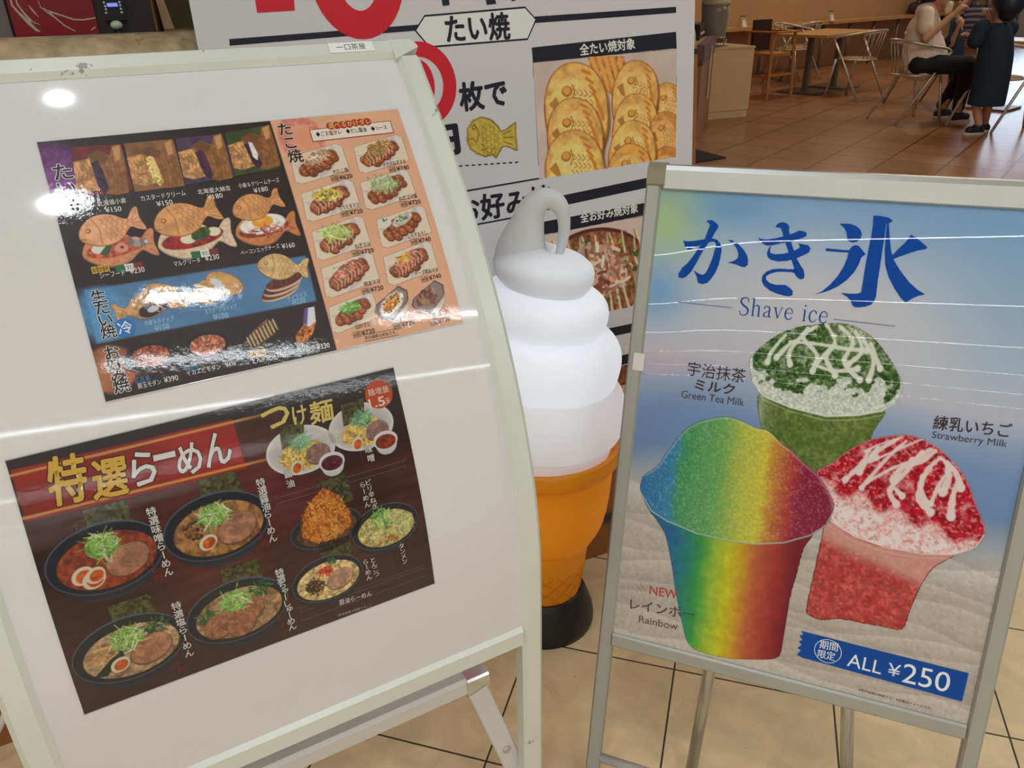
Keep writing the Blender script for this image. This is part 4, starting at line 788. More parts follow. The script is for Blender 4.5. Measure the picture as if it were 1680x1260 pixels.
for q,wd in (([(339.4,343.9),(332.0,366.7),(314.4,394.9)],6),([(383.9,323.9),(362.5,354.9),(337.6,402.9)],5),([(349.4,339.0),(342.1,361.7),(349.0,354.3)],6),([(406.4,334.8),(391.0,367.8),(374.7,398.6),(385.8,417.9)],7),([(393.7,352.2),(374.7,364.8),(344.1,392.2)],4),([(430.2,339.5),(416.2,363.0),(412.4,403.2),(430.9,420.8)],7),([(415.9,330.2),(398.3,348.3),(396.2,351.7)],7),([(447.4,351.1),(436.0,374.2),(428.9,409.0)],5),([(433.2,341.9),(450.8,356.4),(462.0,378.1)],7),([(457.6,367.0),(454.2,391.7),(456.7,421.4)],8),([(403.6,317.5),(370.9,341.2),(349.5,357.3)],3),([(377.9,319.0),(348.9,336.1),(334.6,347.8)],3),([(379.4,394.5),(391.6,404.4)],6),([(373.3,322.8),(345.5,348.9),(331.2,379.2)],7),([(421.4,332.1),(406.3,349.8),(384.9,362.9),(377.5,382.6)],8),([(439.5,349.6),(444.9,366.5),(440.9,388.3)],8),([(412.2,369.8),(412.5,387.9),(423.9,410.0)],7)):
    cv.drizzle(q,wd,(228,212,208))
a = [(303.1,460.8),(340.8,478.8),(383.1,485.7),(430.9,484.1),(471.0,475.9),(493.7,460.2),(500.9,439.6)]; cv.stroke(a,1.6,(232,214,208)); cv.stroke([(x-2,y+7) for x,y in a],1.0,(222,180,172),op=.8)
cv.build(s3,'strawberry_ice_picture',.35)
# rainbow cup
dome = soft_outline([(17.3,461.7),(21.4,444.2),(40.5,425.4),(53.7,398.9),(68.8,371.2),(84.6,351.4),(105.3,338.6),(134.7,328.8),(156.5,331.1),(178.7,337.9),(200.2,341.1),(218.8,355.5),(236.8,365.9),(252.9,378.7),(277.7,395.8),(300.1,425.3),(305.3,440.1),(298.5,469.1),(278.9,489.7),(244.1,509.4),(202.9,521.2),(159.3,523.9),(114.1,523.0),(66.6,512.5),(37.1,501.4),(19.7,472.6)]); dome_ = [(17.3,461.7),(21.4,444.2),(40.5,425.4),(53.7,398.9),(68.8,371.2),(84.6,351.4),(105.3,338.6),(134.7,328.8),(156.5,331.1),(178.7,337.9),(200.2,341.1),(218.8,355.5),(236.8,365.9),(252.9,378.7),(277.7,395.8),(300.1,425.3),(305.3,440.1),(298.5,469.1),(278.9,489.7),(244.1,509.4),(202.9,521.2),(159.3,523.9),(114.1,523.0),(66.6,512.5),(37.1,501.4),(19.7,472.6)]
cup = soft_outline([(37.1,501.4),(50.5,515.9),(67.3,539.7),(82.1,586.7),(94.7,634.6),(109.3,679.8),(122.6,712.6),(142.6,722.6),(184.2,722.2),(228.0,712.2),(259.5,700.4),(265.4,679.6),(264.9,644.8),(265.9,590.6),(269.6,555.9),(273.8,512.0),(282.6,486.6),(244.1,509.4),(202.9,521.2),(159.3,523.9),(114.1,523.0),(66.6,512.5)]); cup_ = [(37.1,501.4),(50.5,515.9),(67.3,539.7),(82.1,586.7),(94.7,634.6),(109.3,679.8),(122.6,712.6),(142.6,722.6),(184.2,722.2),(228.0,712.2),(259.5,700.4),(265.4,679.6),(264.9,644.8),(265.9,590.6),(269.6,555.9),(273.8,512.0),(282.6,486.6),(244.1,509.4),(202.9,521.2),(159.3,523.9),(114.1,523.0),(66.6,512.5)]
cv = Cv(min(p[0] for p in dome+cup)-4,min(p[1] for p in dome+cup)-4,max(p[0] for p in dome+cup)+4,min(731,max(p[1] for p in dome+cup)+4),1.0); X,Y = cv.X,cv.Y
RB = np.array([(44,110,164),(60,130,172),(70,146,96),(104,164,92),(180,186,76),(204,194,66),(192,128,58),(170,60,62),(140,36,66),(130,30,60)],float)
xd = X-.02*(Y-400)+ (cv.noise(14)-.5)*10
pos = [(18.3,470.5),(65.4,461.0),(78.9,458.3),(130.5,472.0),(169.3,463.9),(200.9,457.3),(217.5,453.9),(242.1,448.7),(256.2,445.8),(304.7,435.7)]; px_ = [p[0] for p in pos]
cv.put(w, np.clip(cv.inside(w,dome)/1.3+.5,0,1), np.stack([np.interp(xd,px_,RB[:,k]) for k in range(3)],-1), tex=.07, tscale=3)
cv.put(w, np.clip(cv.inside(w,dome)/1.3,0,1)*np.clip((cv.noise(2.6,1)-.74)*2,0,.18), (214,224,214))
edge = cv.inside(w,dome); cv.put(w, np.exp(-np.abs(edge-1.5)/1.6)*np.clip(edge,0,1)*np.clip((dome_[8][1]+120-Y)/20,0,.5), (214,222,220))
RC = np.array([(40,104,150),(40,130,120),(60,150,76),(150,186,60),(196,194,44),(200,160,44),(190,100,60),(160,56,54),(128,34,44)],float)
pos = [(80.3,633.1),(103.2,627.3),(123.6,622.1),(145.9,616.4),(170.1,610.2),(187.5,605.8),(208.9,600.3),(238.4,592.7),(265.3,585.9)]; px2 = [p[0] for p in pos]
xc = X+.0*(Y-600)+(cv.noise(20)-.5)*8; cc = np.stack([np.interp(xc,px2,RC[:,k]) for k in range(3)],-1)
cm = np.clip(cv.inside(w,cup)/1.3+.5,0,1); cv.put(w, cm, cc, tex=.06, tscale=8); cv.put(w, cm*.75*np.exp(-((X-(px_[6]+6))/34)**2-((Y-(dome_[18][1]+12))/9)**2), (126,30,36)); cv.put(w, cm*.35*np.exp(-np.abs(X-px2[8])/10), (90,20,36))
a = [(20.4,475.0),(39.4,500.9),(66.6,512.9),(114.1,523.5),(159.3,524.4),(202.9,521.7),(244.2,509.8),(279.0,490.2),(298.9,469.5),(305.3,447.0)]; cv.stroke(a,1.7,(170,196,190)); cv.stroke([(x,y+1.4) for x,y in a],.7,(90,120,110),op=.6)
cv.build(s3,'rainbow_ice_picture',.45)
ik = Ink(s3); BL = (0,72,168)
def mark(sc, polys):
    for p in polys: ik.poly(p,BL)
    ik.cut()
mark(0,([(70.2,41.3),(73.9,38.9),(78.9,38.6),(85.0,42.2),(88.8,45.1),(89.0,48.8),(85.4,55.4),(81.6,65.2),(71.6,66.6),(74.5,54.3),(77.0,45.9),(74.3,42.3)],
        [(40.5,70.7),(44.6,72.1),(56.0,70.7),(72.2,66.7),(82.8,64.8),(89.9,66.4),(95.0,71.7),(97.8,79.1),(97.8,89.3),(96.3,102.2),(93.2,113.4),(88.1,123.6),(83.2,130.3),(76.4,132.8),(69.5,131.6),(66.8,123.0),(60.9,113.4),(69.5,118.2),(75.4,119.0),(79.2,115.6),(82.3,107.3),(85.8,94.2),(88.0,81.2),(88.9,73.5),(86.5,69.2),(81.5,69.6),(76.7,71.9),(67.5,75.5),(58.4,80.0),(52.5,84.1),(48.6,84.2),(44.1,79.6)],
        [(67.4,74.6),(78.4,70.5),(70.6,85.2),(63.7,102.5),(57.5,116.1),(50.7,124.5),(45.1,127.0),(39.7,125.6),(39.1,120.4),(43.9,110.8),(50.9,103.7),(58.5,91.4)],
        [(104.9,65.7),(111.1,65.2),(120.5,70.3),(128.8,77.2),(134.7,84.9),(137.7,93.5),(137.2,99.2),(133.3,102.5),(128.2,101.9),(120.5,99.4),(113.4,98.4),(108.4,98.1),(115.0,95.7),(119.6,93.1),(122.5,89.1),(122.1,82.8),(118.7,76.2),(112.9,69.7)]))
mark(0,([(168.4,41.5),(171.3,36.8),(177.0,34.5),(183.1,35.9),(187.1,39.3),(187.7,46.0),(189.1,50.8),(191.6,59.2),(194.2,65.1),(198.3,73.4),(203.4,84.0),(209.3,92.1),(214.9,99.0),(217.1,106.3),(216.7,111.3),(212.2,112.7),(207.0,109.7),(201.9,103.3),(201.8,97.8),(197.5,88.2),(192.6,78.8),(187.5,68.1),(182.5,57.4),(178.8,47.9),(175.7,42.6),(172.1,42.5)],
        [(146.5,58.3),(151.1,60.4),(158.4,60.7),(170.0,58.1),(183.8,53.6),(196.0,47.8),(201.4,44.7),(208.5,45.4),(211.8,47.9),(211.7,51.5),(206.4,55.0),(194.1,59.6),(181.6,63.6),(170.1,67.3),(160.7,69.0),(154.3,66.8),(149.5,62.2)],
        [(167.0,66.6),(165.5,73.6),(166.3,79.1),(173.1,80.4),(183.7,78.9),(192.7,75.7),(200.5,71.9),(205.3,68.5),(204.2,64.3),(201.8,62.3),(208.7,63.3),(215.8,64.0),(219.7,67.9),(218.9,73.5),(213.1,77.7),(203.3,83.4),(190.9,88.2),(179.2,90.1),(169.4,88.8),(164.1,85.5),(161.9,80.1),(163.1,73.2)],
        [(205.1,104.9),(199.0,103.6),(190.7,103.8),(180.0,104.8),(170.8,108.1),(165.3,112.4),(165.7,117.4),(171.4,121.9),(180.2,123.6),(193.3,122.5),(199.7,126.0),(204.5,130.0),(204.9,135.6),(201.4,138.1),(194.2,137.9),(183.0,135.9),(172.9,132.5),(164.1,126.4),(159.9,119.9),(159.9,112.9),(164.5,106.2),(172.4,101.9),(183.0,100.1),(194.9,99.9),(204.2,98.2)]))
mark(0,([(252.4,31.3),(265.9,30.7),(274.1,33.1),(280.3,37.4),(283.3,43.7),(282.3,50.3),(278.4,54.5),(273.0,55.8),(267.7,54.2),(264.9,48.7),(263.0,41.6),(258.8,36.0)],
        [(239.9,66.3),(262.3,66.9),(270.1,66.5),(273.3,61.2),(277.4,58.7),(282.1,60.2),(287.4,65.4),(292.2,70.4),(287.2,75.0),(285.7,84.1),(281.4,96.0),(273.0,108.3),(263.0,117.9),(251.4,125.2),(233.9,132.8),(243.5,126.6),(252.4,116.5),(260.9,103.4),(266.8,89.4),(269.5,77.1),(270.1,69.8),(262.7,70.0),(240.5,70.2)],
        [(293.9,17.6),(302.6,17.6),(312.6,19.0),(318.6,22.4),(317.9,24.7),(314.4,26.7),(312.3,27.5),(311.3,28.1),(312.0,39.2),(312.2,61.6),(312.8,86.5),(313.0,105.7),(314.0,126.1),(312.9,133.5),(309.3,138.8),(301.9,142.3),(294.3,144.1),(288.6,144.1),(285.4,141.4),(282.9,136.1),(277.6,131.1),(268.3,126.2),(280.2,126.2),(289.2,125.3),(294.4,122.7),(294.3,108.7),(294.2,91.8),(294.6,65.4),(295.5,42.8),(295.2,29.8)],
        [(312.3,27.5),(314.6,26.7),(317.9,42.3),(322.5,60.7),(327.9,74.5),(338.9,88.9),(352.0,103.1),(364.3,112.6),(374.2,117.5),(366.6,120.1),(358.8,125.1),(352.2,130.9),(346.0,126.4),(335.1,113.1),(325.0,97.3),(318.8,82.4),(315.3,63.7),(313.3,42.6)],
        [(344.2,39.7),(352.2,44.3),(360.5,50.1),(366.6,54.8),(364.4,57.5),(355.7,59.8),(343.8,65.4),(333.8,70.4),(327.3,74.2),(325.0,69.7),(332.9,58.1),(339.2,50.0)]))
ik.build('title_lettering',.6)
ik = Ink(s3)
# "Shave ice" drawn as thick and thin serif strokes
LET = {'S':(.62,[([(.52,.74),(.50,.93),(.30,1.0),(.10,.92),(.06,.74),(.20,.58),(.44,.44),(.54,.26),(.46,.07),(.26,0),(.08,.06),(.04,.26)],(.03,.05,.06,.08,.09,.10,.11,.09,.07,.05,.05,.03))]),
 'h':(.66,[([(.02,.98),(.14,1.0)],(.03,.05)),([(.14,1.0),(.14,.02)],(.085,.085)),([(.04,.02),(.25,.02)],(.035,.035)),([(.14,.46),(.26,.6),(.38,.63),(.48,.54),(.50,.40),(.50,.02)],(.03,.04,.06,.08,.085,.085)),([(.40,.02),(.61,.02)],(.035,.035))]),
 'a':(.54,[([(.07,.48),(.12,.60),(.24,.63),(.36,.58),(.39,.45),(.39,.10),(.44,.03),(.52,.06)],(.07,.05,.05,.07,.085,.085,.06,.03)),([(.39,.37),(.22,.31),(.09,.22),(.07,.11),(.15,.03),(.26,.05),(.39,.15)],(.03,.04,.06,.08,.06,.04,.03))]),
 'v':(.60,[([(.0,.61),(.2,.61)],(.035,.035)),([(.10,.60),(.30,.02)],(.085,.07)),([(.30,.02),(.50,.60)],(.03,.04)),([(.42,.61),(.58,.61)],(.035,.035))]),
 'e':(.54,[([(.09,.36),(.45,.36),(.44,.50),(.36,.61),(.24,.63),(.12,.55),(.06,.38),(.07,.19),(.15,.05),(.28,.01),(.40,.06),(.47,.17)],(.035,.035,.05,.05,.05,.06,.085,.085,.07,.06,.05,.03))]),
 'i':(.30,[([(.03,.60),(.14,.62)],(.03,.05)),([(.14,.62),(.14,.02)],(.085,.085)),([(.04,.02),(.24,.02)],(.035,.035)),([(.10,.86),(.19,.86)],(.10,.10))]),
 'c':(.52,[([(.44,.47),(.38,.60),(.26,.63),(.13,.55),(.06,.36),(.08,.16),(.18,.03),(.30,.01),(.42,.10),(.46,.18)],(.07,.06,.05,.06,.085,.085,.06,.05,.04,.03))]),' ':(.34,[])}
adv = 0; tot = sum(LET[c][0]+.08 for c in 'Shave ice'); p0,p1 = [(134.1,172.4),(259.0,171.2)]; dx,dy = p1[0]-p0[0],p1[1]-p0[1]; Wd = math.hypot(dx,dy); sx = Wd/tot; sy = 26.0; ux,uy = dx/Wd,dy/Wd
for ch in 'Shave ice':
    for pts,ws in LET[ch][1]:
        q = []; P2,W2_ = catmull([Vector((x,y,0)) for x,y in pts], list(ws), 4) if len(pts) > 2 else ([Vector((*p,0)) for p in pts],ws)
        for p in P2: X_ = (p.x+adv)*sx; Y_ = -p.y*sy; q.append((p0[0]+X_*ux-Y_*uy,p0[1]+X_*uy+Y_*ux))
        ik.line(q,[k*24 for k in W2_],(24,74,150))
    adv += LET[ch][0]+.08
for q in ([(42.3,163.1),(123.2,163.2)],[(264.0,164.2),(343.8,164.8)]): ik.cut(); ik.line(q,.9,(90,110,150))
ik.build('subtitle_lettering',.6)
ik = Ink(s3); DB = (66,44,40)

a,b = [(70.0,262.2),(155.8,262.8)]; ik.txt('宇治抹茶',a,b,22,DB,.0); a,b = [(83.8,285.1),(142.6,285.5)]; ik.txt('ミルク',a,b,16,DB,.012); a,b = [(65.0,303.3),(159.2,302.6)]; ik.txt('Green Tea Milk',a,b,11.5,(84,74,82),-.008); ik.cut()
a,b = [(413.3,291.1),(507.1,288.1)]; ik.txt('練乳いちご',a,b,20,DB,.008); a,b = [(414.4,310.3),(505.3,307.8)]; ik.txt('Strawberry Milk',a,b,13,(84,74,82),-.008); ik.cut()
a,b = [(51.4,636.6),(97.0,634.5)]; ik.txt('NEW',a,b,15,(190,50,50),-.006); a,b = [(22.4,669.0),(127.8,661.4)]; ik.txt('レインボー',a,b,19,(84,66,50),.006); a,b = [(39.6,692.2),(103.8,689.1)]; ik.txt('Rainbow',a,b,12.5,(100,88,76),-.008)
for q in ([(27.0,631.1),(38.6,643.8)],[(35.2,627.7),(45.8,643.2)]): ik.line(q,.5,(120,104,90))
ik.build('flavour_lettering',.6)
ik = Ink(s3)
ik.poly([(288.7,645.2),(517.8,648.8),(517.1,694.9),(295.9,688.7),(288.0,686.0),(292.6,677.2),(287.1,674.6),(292.9,667.9),(287.6,663.3),(293.0,659.3),(287.2,654.0),(292.6,650.5)],(0,72,160))
c = (330.4,667.8); ik.ring(c[0],c[1],19.0,.9,(226,236,246),lift=.15)
for t,q,h in (('期間',[(317.4,659.2),(343.4,657.7)],14),('限定',[(317.2,675.1),(341.6,673.9)],14),('ALL',[(359.6,673.0),(407.0,673.6)],21),('¥',[(415.1,672.1),(432.0,671.8)],20),('250',[(435.4,672.3),(497.3,671.0)],31)):
    ik.txt(t,q[0],q[1],h,(232,240,248),.0 if h > 18 else .006,lift=.15)
ik.cut(); a,b = [(381.5,717.5),(481.7,718.2)]; ik.txt('※表示価格は税抜です。※写真はイメージです。',a,b,4.4,(70,62,58),.004)
ik.build('price_ribbon',.6)
# ------------------------------------------------------------------ shop counter with the paper banner on its front
CA = math.radians(23.5); CW = np.array([math.cos(CA),math.sin(CA),0]); CN = np.array([math.sin(CA),-math.cos(CA),0])
LEAN = .10965; CHD = -ZH*math.cos(LEAN)+CN*math.sin(LEAN); CNN = CN*math.cos(LEAN)+ZH*math.sin(LEAN); CP0 = CN*-1.38+ZH*.11
def cpt(u,n,z): return Vector(CW*u+CN*n+ZH*z)
def cbox(u0,u1,n0,n1,z0,z1,n0t=None,n1t=None):
    a = n0 if n0t is None else n0t; b = n1 if n1t is None else n1t
    return MB().hexa([cpt(u0,n1,z0),cpt(u1,n1,z0),cpt(u1,n0,z0),cpt(u0,n0,z0),cpt(u0,b,z1),cpt(u1,b,z1),cpt(u1,a,z1),cpt(u0,a,z1)])
wood = mat('orange_brown_counter_panel', (150,92,46), .32, var=.10, scale=5); dark_trim = mat('dark_trim_strip', (82,80,78), .35, metal=.4)
marble = mat('worn_beige_stone_edge', (196,172,138), .24, var=.26, scale=34, bump=.5, spots=((168,144,112),16,.58))
q = cpt(.2,-1.6,0); shop = thing('shop_counter', 'brown food stall counter with a rounded beige stone edge, behind the white sign board', 'counter', tuple(q))
cbox(-3.2,1.10,-1.90,-1.38,.11,1.16,-1.90,-1.496).build('front_panel', wood, shop)
cbox(-3.2,1.10,-1.90,-1.362,0,.098).build('plinth', wood, shop); cbox(-3.2,1.10,-1.90,-1.358,.098,.11).build('trim_strip', dark_trim, shop)
MB().sweep([cpt(-3.2,-1.585,1.188),cpt(1.10,-1.585,1.188)], [(Vector(CN),Vector((0,0,1)))]*2, [(.078*math.cos(6.28319*k/28),.052*math.sin(6.28319*k/28)) for k in range(28)], smooth=True).build('stone_edge', marble, shop)
cbox(-3.2,1.10,-2.9,-1.66,1.12,1.19).build('back_worktop', mat('dark_worktop',(58,50,44),.4), shop)
def plane_sheet(root, u_n, m, gain): return Sheet(root, lambda x,y,off: np.asarray(x,float)[...,None]/1000*CW+(u_n+np.broadcast_to(np.asarray(off,float),np.shape(x))*.001)[...,None]*CN-np.asarray(y,float)[...,None]/1000*ZH, m, gain)
# machines standing on the back worktop
red = mat('deep_red_panel', (150,14,26), .3, var=.05); blackp = mat('black_control_panel', (24,22,24), .35); steel = mat('kitchen_steel', (150,138,112), .28, metal=.8, var=.10, scale=6); knobw = mat('pale_green_plastic', (206,222,190), .35)
mach = thing('drink_machine', 'red drinks machine with white curved lines and blue display behind the stone counter edge', 'machine', tuple(cpt(-.15,-2.35,1.19)))
cbox(-.62,.055,-2.7,-2.105,1.19,1.75).build('body', mat('dark_machine_body',(52,40,36),.4), mach)
cbox(-.62,-.228,-2.105,-2.090,1.19,1.75).build('side_trim', mat('grey_trim',(120,112,104),.4), mach)
rp = cbox(-.222,-.062,-2.105,-2.085,1.222,1.75).build('red_panel', red, mach)
sh = plane_sheet(mach,-2.0845,print_mat('panel_print',.4),1.0); ik = Ink(sh)
def spm(pts): return [(u*1000,-z*1000) for u,z in pts]
for q,wd in (([(-0.213,1.305),(-0.214,1.282),(-0.206,1.268),(-0.193,1.249),(-0.181,1.233),(-0.175,1.230)],(3,4,5,8,6,2)),([(-0.203,1.305),(-0.204,1.284),(-0.197,1.268),(-0.186,1.249)],(2,3,4,6)),([(-0.184,1.281),(-0.178,1.270),(-0.171,1.258)],(1,4,1)),([(-0.164,1.290),(-0.162,1.276),(-0.151,1.269),(-0.130,1.261),(-0.105,1.251),(-0.087,1.250),(-0.062,1.253)],(1,2,5,3,3,3,3)),([(-0.155,1.271),(-0.139,1.255),(-0.126,1.240),(-0.108,1.228)],(6,3,3,2)),([(-0.184,1.249),(-0.172,1.243)],(3,1)),([(-0.077,1.229),(-0.067,1.235)],(2,3))):
    ik.line(spm(q),[k*.9 for k in wd],(206,190,160)); ik.cut()
ik.build('white_line_print',.3)
cpnl = cbox(-.045,.000,-2.105,-2.080,1.247,1.40).build('control_panel', blackp, mach)
d0 = [(-0.034,1.274),(-0.013,1.281)]; cbox(d0[0][0],d0[1][0],-2.080,-2.078,d0[0][1],d0[1][1]).build('display', mat('blue_display',(110,120,230),.4,emit=1.6,emit_rgb=(110,124,240)), mach)
for q in [(-0.039,1.282),(-0.038,1.275),(-0.038,1.269),(-0.039,1.262),(-0.008,1.282),(-0.008,1.276),(-0.008,1.269),(-0.008,1.262)]: 
    MB().ball(cpt(q[0],-2.079,q[1]),.0026,10,8).build('button', mat('white_button',(230,230,226),.4), mach)
q = ([(-0.024,1.238),(-0.024,1.238)])[0]; MB().ball(cpt(q[0],-2.06,q[1]),.0125,16,10,sc=(1,1,.75)).build('dome_knob', knobw, mach)
MB().tube([cpt(q[0],-2.06,1.19),cpt(q[0],-2.06,q[1]-.006)],.006,10).build('knob_stem', blackp, mach)
tray = thing('steel_warmer', 'brownish steel and glass food warmer beside the red drinks machine', 'food warmer', tuple(cpt(.25,-2.3,1.19)))
cbox(.075,1.0,-2.7,-2.20,1.19,1.75).build('body', steel, tray)
cbox(.075,1.0,-2.20,-2.05,1.19,1.216).build('front_tray', mat('warm_steel',(196,160,116),.25,metal=.7), tray)
cbox(.085,.55,-2.20,-2.195,1.222,1.5).build('glass_front', mat('olive_dark_glass',(84,78,52),.12), tray)
MB().hexa([cpt(.075,-2.192,1.222),cpt(.098,-2.192,1.222),cpt(.098,-2.198,1.222),cpt(.075,-2.198,1.222),cpt(.060,-2.192,1.40),cpt(.066,-2.192,1.40),cpt(.066,-2.198,1.40),cpt(.060,-2.198,1.40)]).build('corner_strut', mat('tan_strut',(206,170,130),.4), tray)

ban = thing('banner', 'large white paper banner advertising grilled fish cakes and pancakes, on the counter front', 'banner', tuple(cpt(.59,-1.41,.33)))
def ban_map(x,y,off):
    x = np.asarray(x,float)[...,None]/1000; y = np.asarray(y,float)[...,None]/1000; o = np.broadcast_to(np.asarray(off,float),x.shape[:-1])[...,None]*.001
    wv = 0; u = .097+x; v = -1.347+y
    return CP0+CW*u+CHD*v+CNN*(.010+o+wv)
sb = Sheet(ban, ban_map, print_mat('matt_paper_print',.5,spec=.3), 1.12)
cv = Cv(0,-110,986,1131,14); cv.fill((205,203,206)); cv.build(sb,'sheet',0)
NV = (26,28,42); ik = Ink(sb)
def quad(p, col=NV, lift=0.0): ik.poly(p,col,lift); ik.cut()
quad([(51.3,223.1),(386.2,212.2),(380.5,222.1),(50.4,233.3)]); quad([(616.5,206.2),(939.0,197.8),(939.2,209.1),(610.7,217.7)])
quad([(617.5,550.8),(890.1,532.1),(890.1,553.0),(605.0,573.0)]); quad([(750.7,858.3),(843.0,857.5),(842.9,878.2),(750.2,880.0)])
ik.cut(); ik.line([(375.9,221.9),(395.8,198.5),(597.0,189.8),(618.8,211.6),(598.7,245.1),(399.6,250.4)],3.2,NV,True,lift=.2); ik.cut(); ik.poly([(375.9,221.9),(395.8,198.5),(597.0,189.8),(618.8,211.6),(598.7,245.1),(399.6,250.4)],(222,222,222),lift=.1)
ik.line([(421.7,516.5),(608.7,507.9)],3.4,NV); ik.cut(); ik.line([(454.5,584.0),(578.1,578.5)],3.4,NV)
ik.cut(); pd = [(370.7,463.7),(569.8,471.5)]
for k in range(15):
    a = k/15; b = a+.038; f = lambda t: (pd[0][0]+(pd[1][0]-pd[0][0])*t,pd[0][1]+(pd[1][1]-pd[0][1])*t); ik.line([f(a),f(b)],2.6,NV)
ik.build('bar_print',.3)
ik = Ink(sb); RDD = (200,30,44)
a,b = [(434.4,222.0),(561.9,220.3)]; ik.txt('たい焼',a,b,46,NV,.03,lift=.4); ik.cut()
a,b = [(450.8,341.2),(547.2,337.5)]; ik.txt('枚で',a,b,50,NV,.035); ik.cut()
a,b = [(427.3,552.8),(634.6,547.7)]; ik.txt('お好み焼',a,b,50,NV,.03); ik.cut()
# feet of the large headline that runs out of the picture
quad([(103.4,185.0),(166.1,183.1),(174.1,72.0),(105.1,76.5)],RDD); c = (280.2,133.7); ik.ring(c[0],c[1]-4,60,46,RDD,ry=80); ik.cut()
for q in ([(429.7,163.4),(445.0,162.7),(445.5,181.8),(432.3,183.4)],[(515.6,161.2),(531.5,160.5),(538.5,182.1),(518.7,183.6)],[(568.2,166.3),(580.8,165.5),(577.5,177.9),(569.9,178.7)]): quad(q)
c = (374.9,314.9); ik.ring(c[0],c[1],58,26,RDD,ry=62); ik.disc(c[0],c[1],28,RDD,ry=44); ik.cut()
a,b = [(375.5,419.1),(440.1,415.7)]; ik.txt('円',a,b,52,NV,.04)
ik.build('headline_lettering',.6)
# header bars over the pictures
for q,t,p,nm in (([(606.8,260.5),(939.7,244.8),(941.7,276.4),(607.8,287.9)],'全たい焼対象',[(712.0,269.6),(839.1,262.7)],'header_bar'),([(590.9,597.7),(880.7,586.2),(877.6,615.2),(583.7,624.7)],'全お好み焼対象',[(701.7,600.1),(844.5,595.2)],'header_bar'),([(685.2,932.0),(837.6,929.7),(835.8,953.6),(684.3,955.6)],'全たこ焼対象',[(704.3,925.6),(822.7,917.7)],'header_bar')):
    ik = Ink(sb); ik.poly(q,NV); ik.txt(t,p[0],p[1],21,(224,222,216),.025,lift=.15); ik.build(nm,.3)
# picture of stacked fish cakes
q = [(607.7,287.1),(941.8,277.3),(946.1,328.8),(934.3,496.5),(609.2,511.4)]; q = [q[0],q[1],(q[1][0]+1,q[3][1]),(q[0][0]+2,q[4][1]-2)]
cv = Cv(q[0][0]-2,min(p[1] for p in q)-2,q[1][0]+4,max(p[1] for p in q)+2,1.5); cv.poly(q,(206,184,172),tex=.05,tscale=60)
msk = cv.a.copy(); SC_ = (q[1][0]-q[0][0])/1240.
def big_fish(c,L,rot,col):
    v = cv; dk = tuple(np.array(col)*np.array((.72,.62,.48))); hi = tuple(np.clip(np.array(col)*1.12,0,250)); cs,sn = math.cos(rot),math.sin(rot)
    T = lambda x,y: (c[0]+(x*cs-y*sn)*L, c[1]+(x*sn+y*cs)*L)
    out = [T(x,y) for x,y in [(-.5,.3),(-.52,.0),(-.44,-.25),(-.25,-.42),(0,-.46),(.25,-.38),(.45,-.15),(.55,.15),(.56,.5),(.4,.85),(.1,1.0),(-.2,.85),(-.4,.6)]]; out = soft_outline(out,4)
    v.poly([(x+L*.03,y+L*.05) for x,y in out],(112,62,30),op=.8,soft=4); v.poly(out,dk,tex=.2,tscale=10); v.poly([(c[0]+(x-c[0])*.95,c[1]+(y-c[1])*.95-L*.01) for x,y in out],col,tex=.16,tscale=14)
    inn = [T(x,y) for x,y in [(-.42,.28),(-.42,.05),(-.3,-.15),(-.1,-.25),(.12,-.2),(.3,0),(.38,.3),(.34,.6),(.15,.82),(-.1,.75),(-.3,.55)]]; inn = soft_outline(inn,4)
    v.poly([(x+2,y+3) for x,y in inn],dk,op=.7,soft=3); v.poly(inn,hi,tex=.12,tscale=8,soft=3)
    v.ell(*T(-.05,.1),L*.34,L*.3,(246,212,140),rot,op=.55,soft=40); v.blobs(int(40),*T(-.02,.2),L*.42,L*.5,L*.012,(dk,hi,(250,222,160)),rot,op=.5)
    for i in range(6):
        a = T(.05+.07*i,-.36+.095*i); b = T(.17+.06*i,-.33+.12*i); v.stroke([a,b],L*.045,(206,130,46))
    for i in range(6):
        for j in range(4):
            x,y = -.02+.08*j+(i%2)*.03,-.08+.12*i; v.stroke([T(x-.03,y-.02),T(x+.03,y+.03),T(x-.02,y+.06)],L*.018,dk,op=.75); v.stroke([T(x-.04,y),T(x+.01,y+.03)],L*.02,(248,218,150),op=.5)
    v.ell(*T(-.17,-.06),L*.085,L*.075,dk); v.ell(*T(-.175,-.07),L*.06,L*.055,(222,160,70)); v.stroke([T(-.1,-.16),T(-.05,-.06),T(-.08,.06)],L*.02,dk)
    v.poly([T(-.44,.14),T(-.34,.03),T(-.27,.12),T(-.2,.26),T(-.3,.24)],dk,op=.8); v.stroke([T(-.32,.02),T(-.2,.22),T(-.05,.3)],L*.03,hi)
    for k in range(5): v.stroke([T(-.12,.48),T(.08-.05*k,.56+.06*k)],L*.02,dk,op=.6)
C0 = (232,178,96)
PT = lambda x,y: (q[0][0]+(x-78)*SC_, q[0][1]+(y-222+ (x-78)*.115)*SC_*1.04)
cv.poly([PT(520,150),PT(840,130),PT(900,300),PT(760,420),PT(600,330)],(200,130,60),tex=.3,tscale=8)
for k in range(5): cv.stroke([PT(560+60*k,150),PT(640+50*k,330)],9,(226,164,84))
for x,y,L,r,cl in ((1240,420,300,.25,(222,160,88)),(960,330,400,.35,(226,168,92)),(960,560,400,.35,(230,172,90)),(430,430,520,.15,C0),(1230,640,330,.2,(214,146,74)),(1240,900,330,.3,(206,136,66)),(410,640,460,.15,(226,170,92)),(930,760,420,.35,(230,176,94)),(900,930,420,.35,(222,160,78)),(400,880,500,.15,(234,182,98)),(800,1130,430,.3,(216,160,76))):
    big_fish(PT(x,y),L*SC_,r,cl)
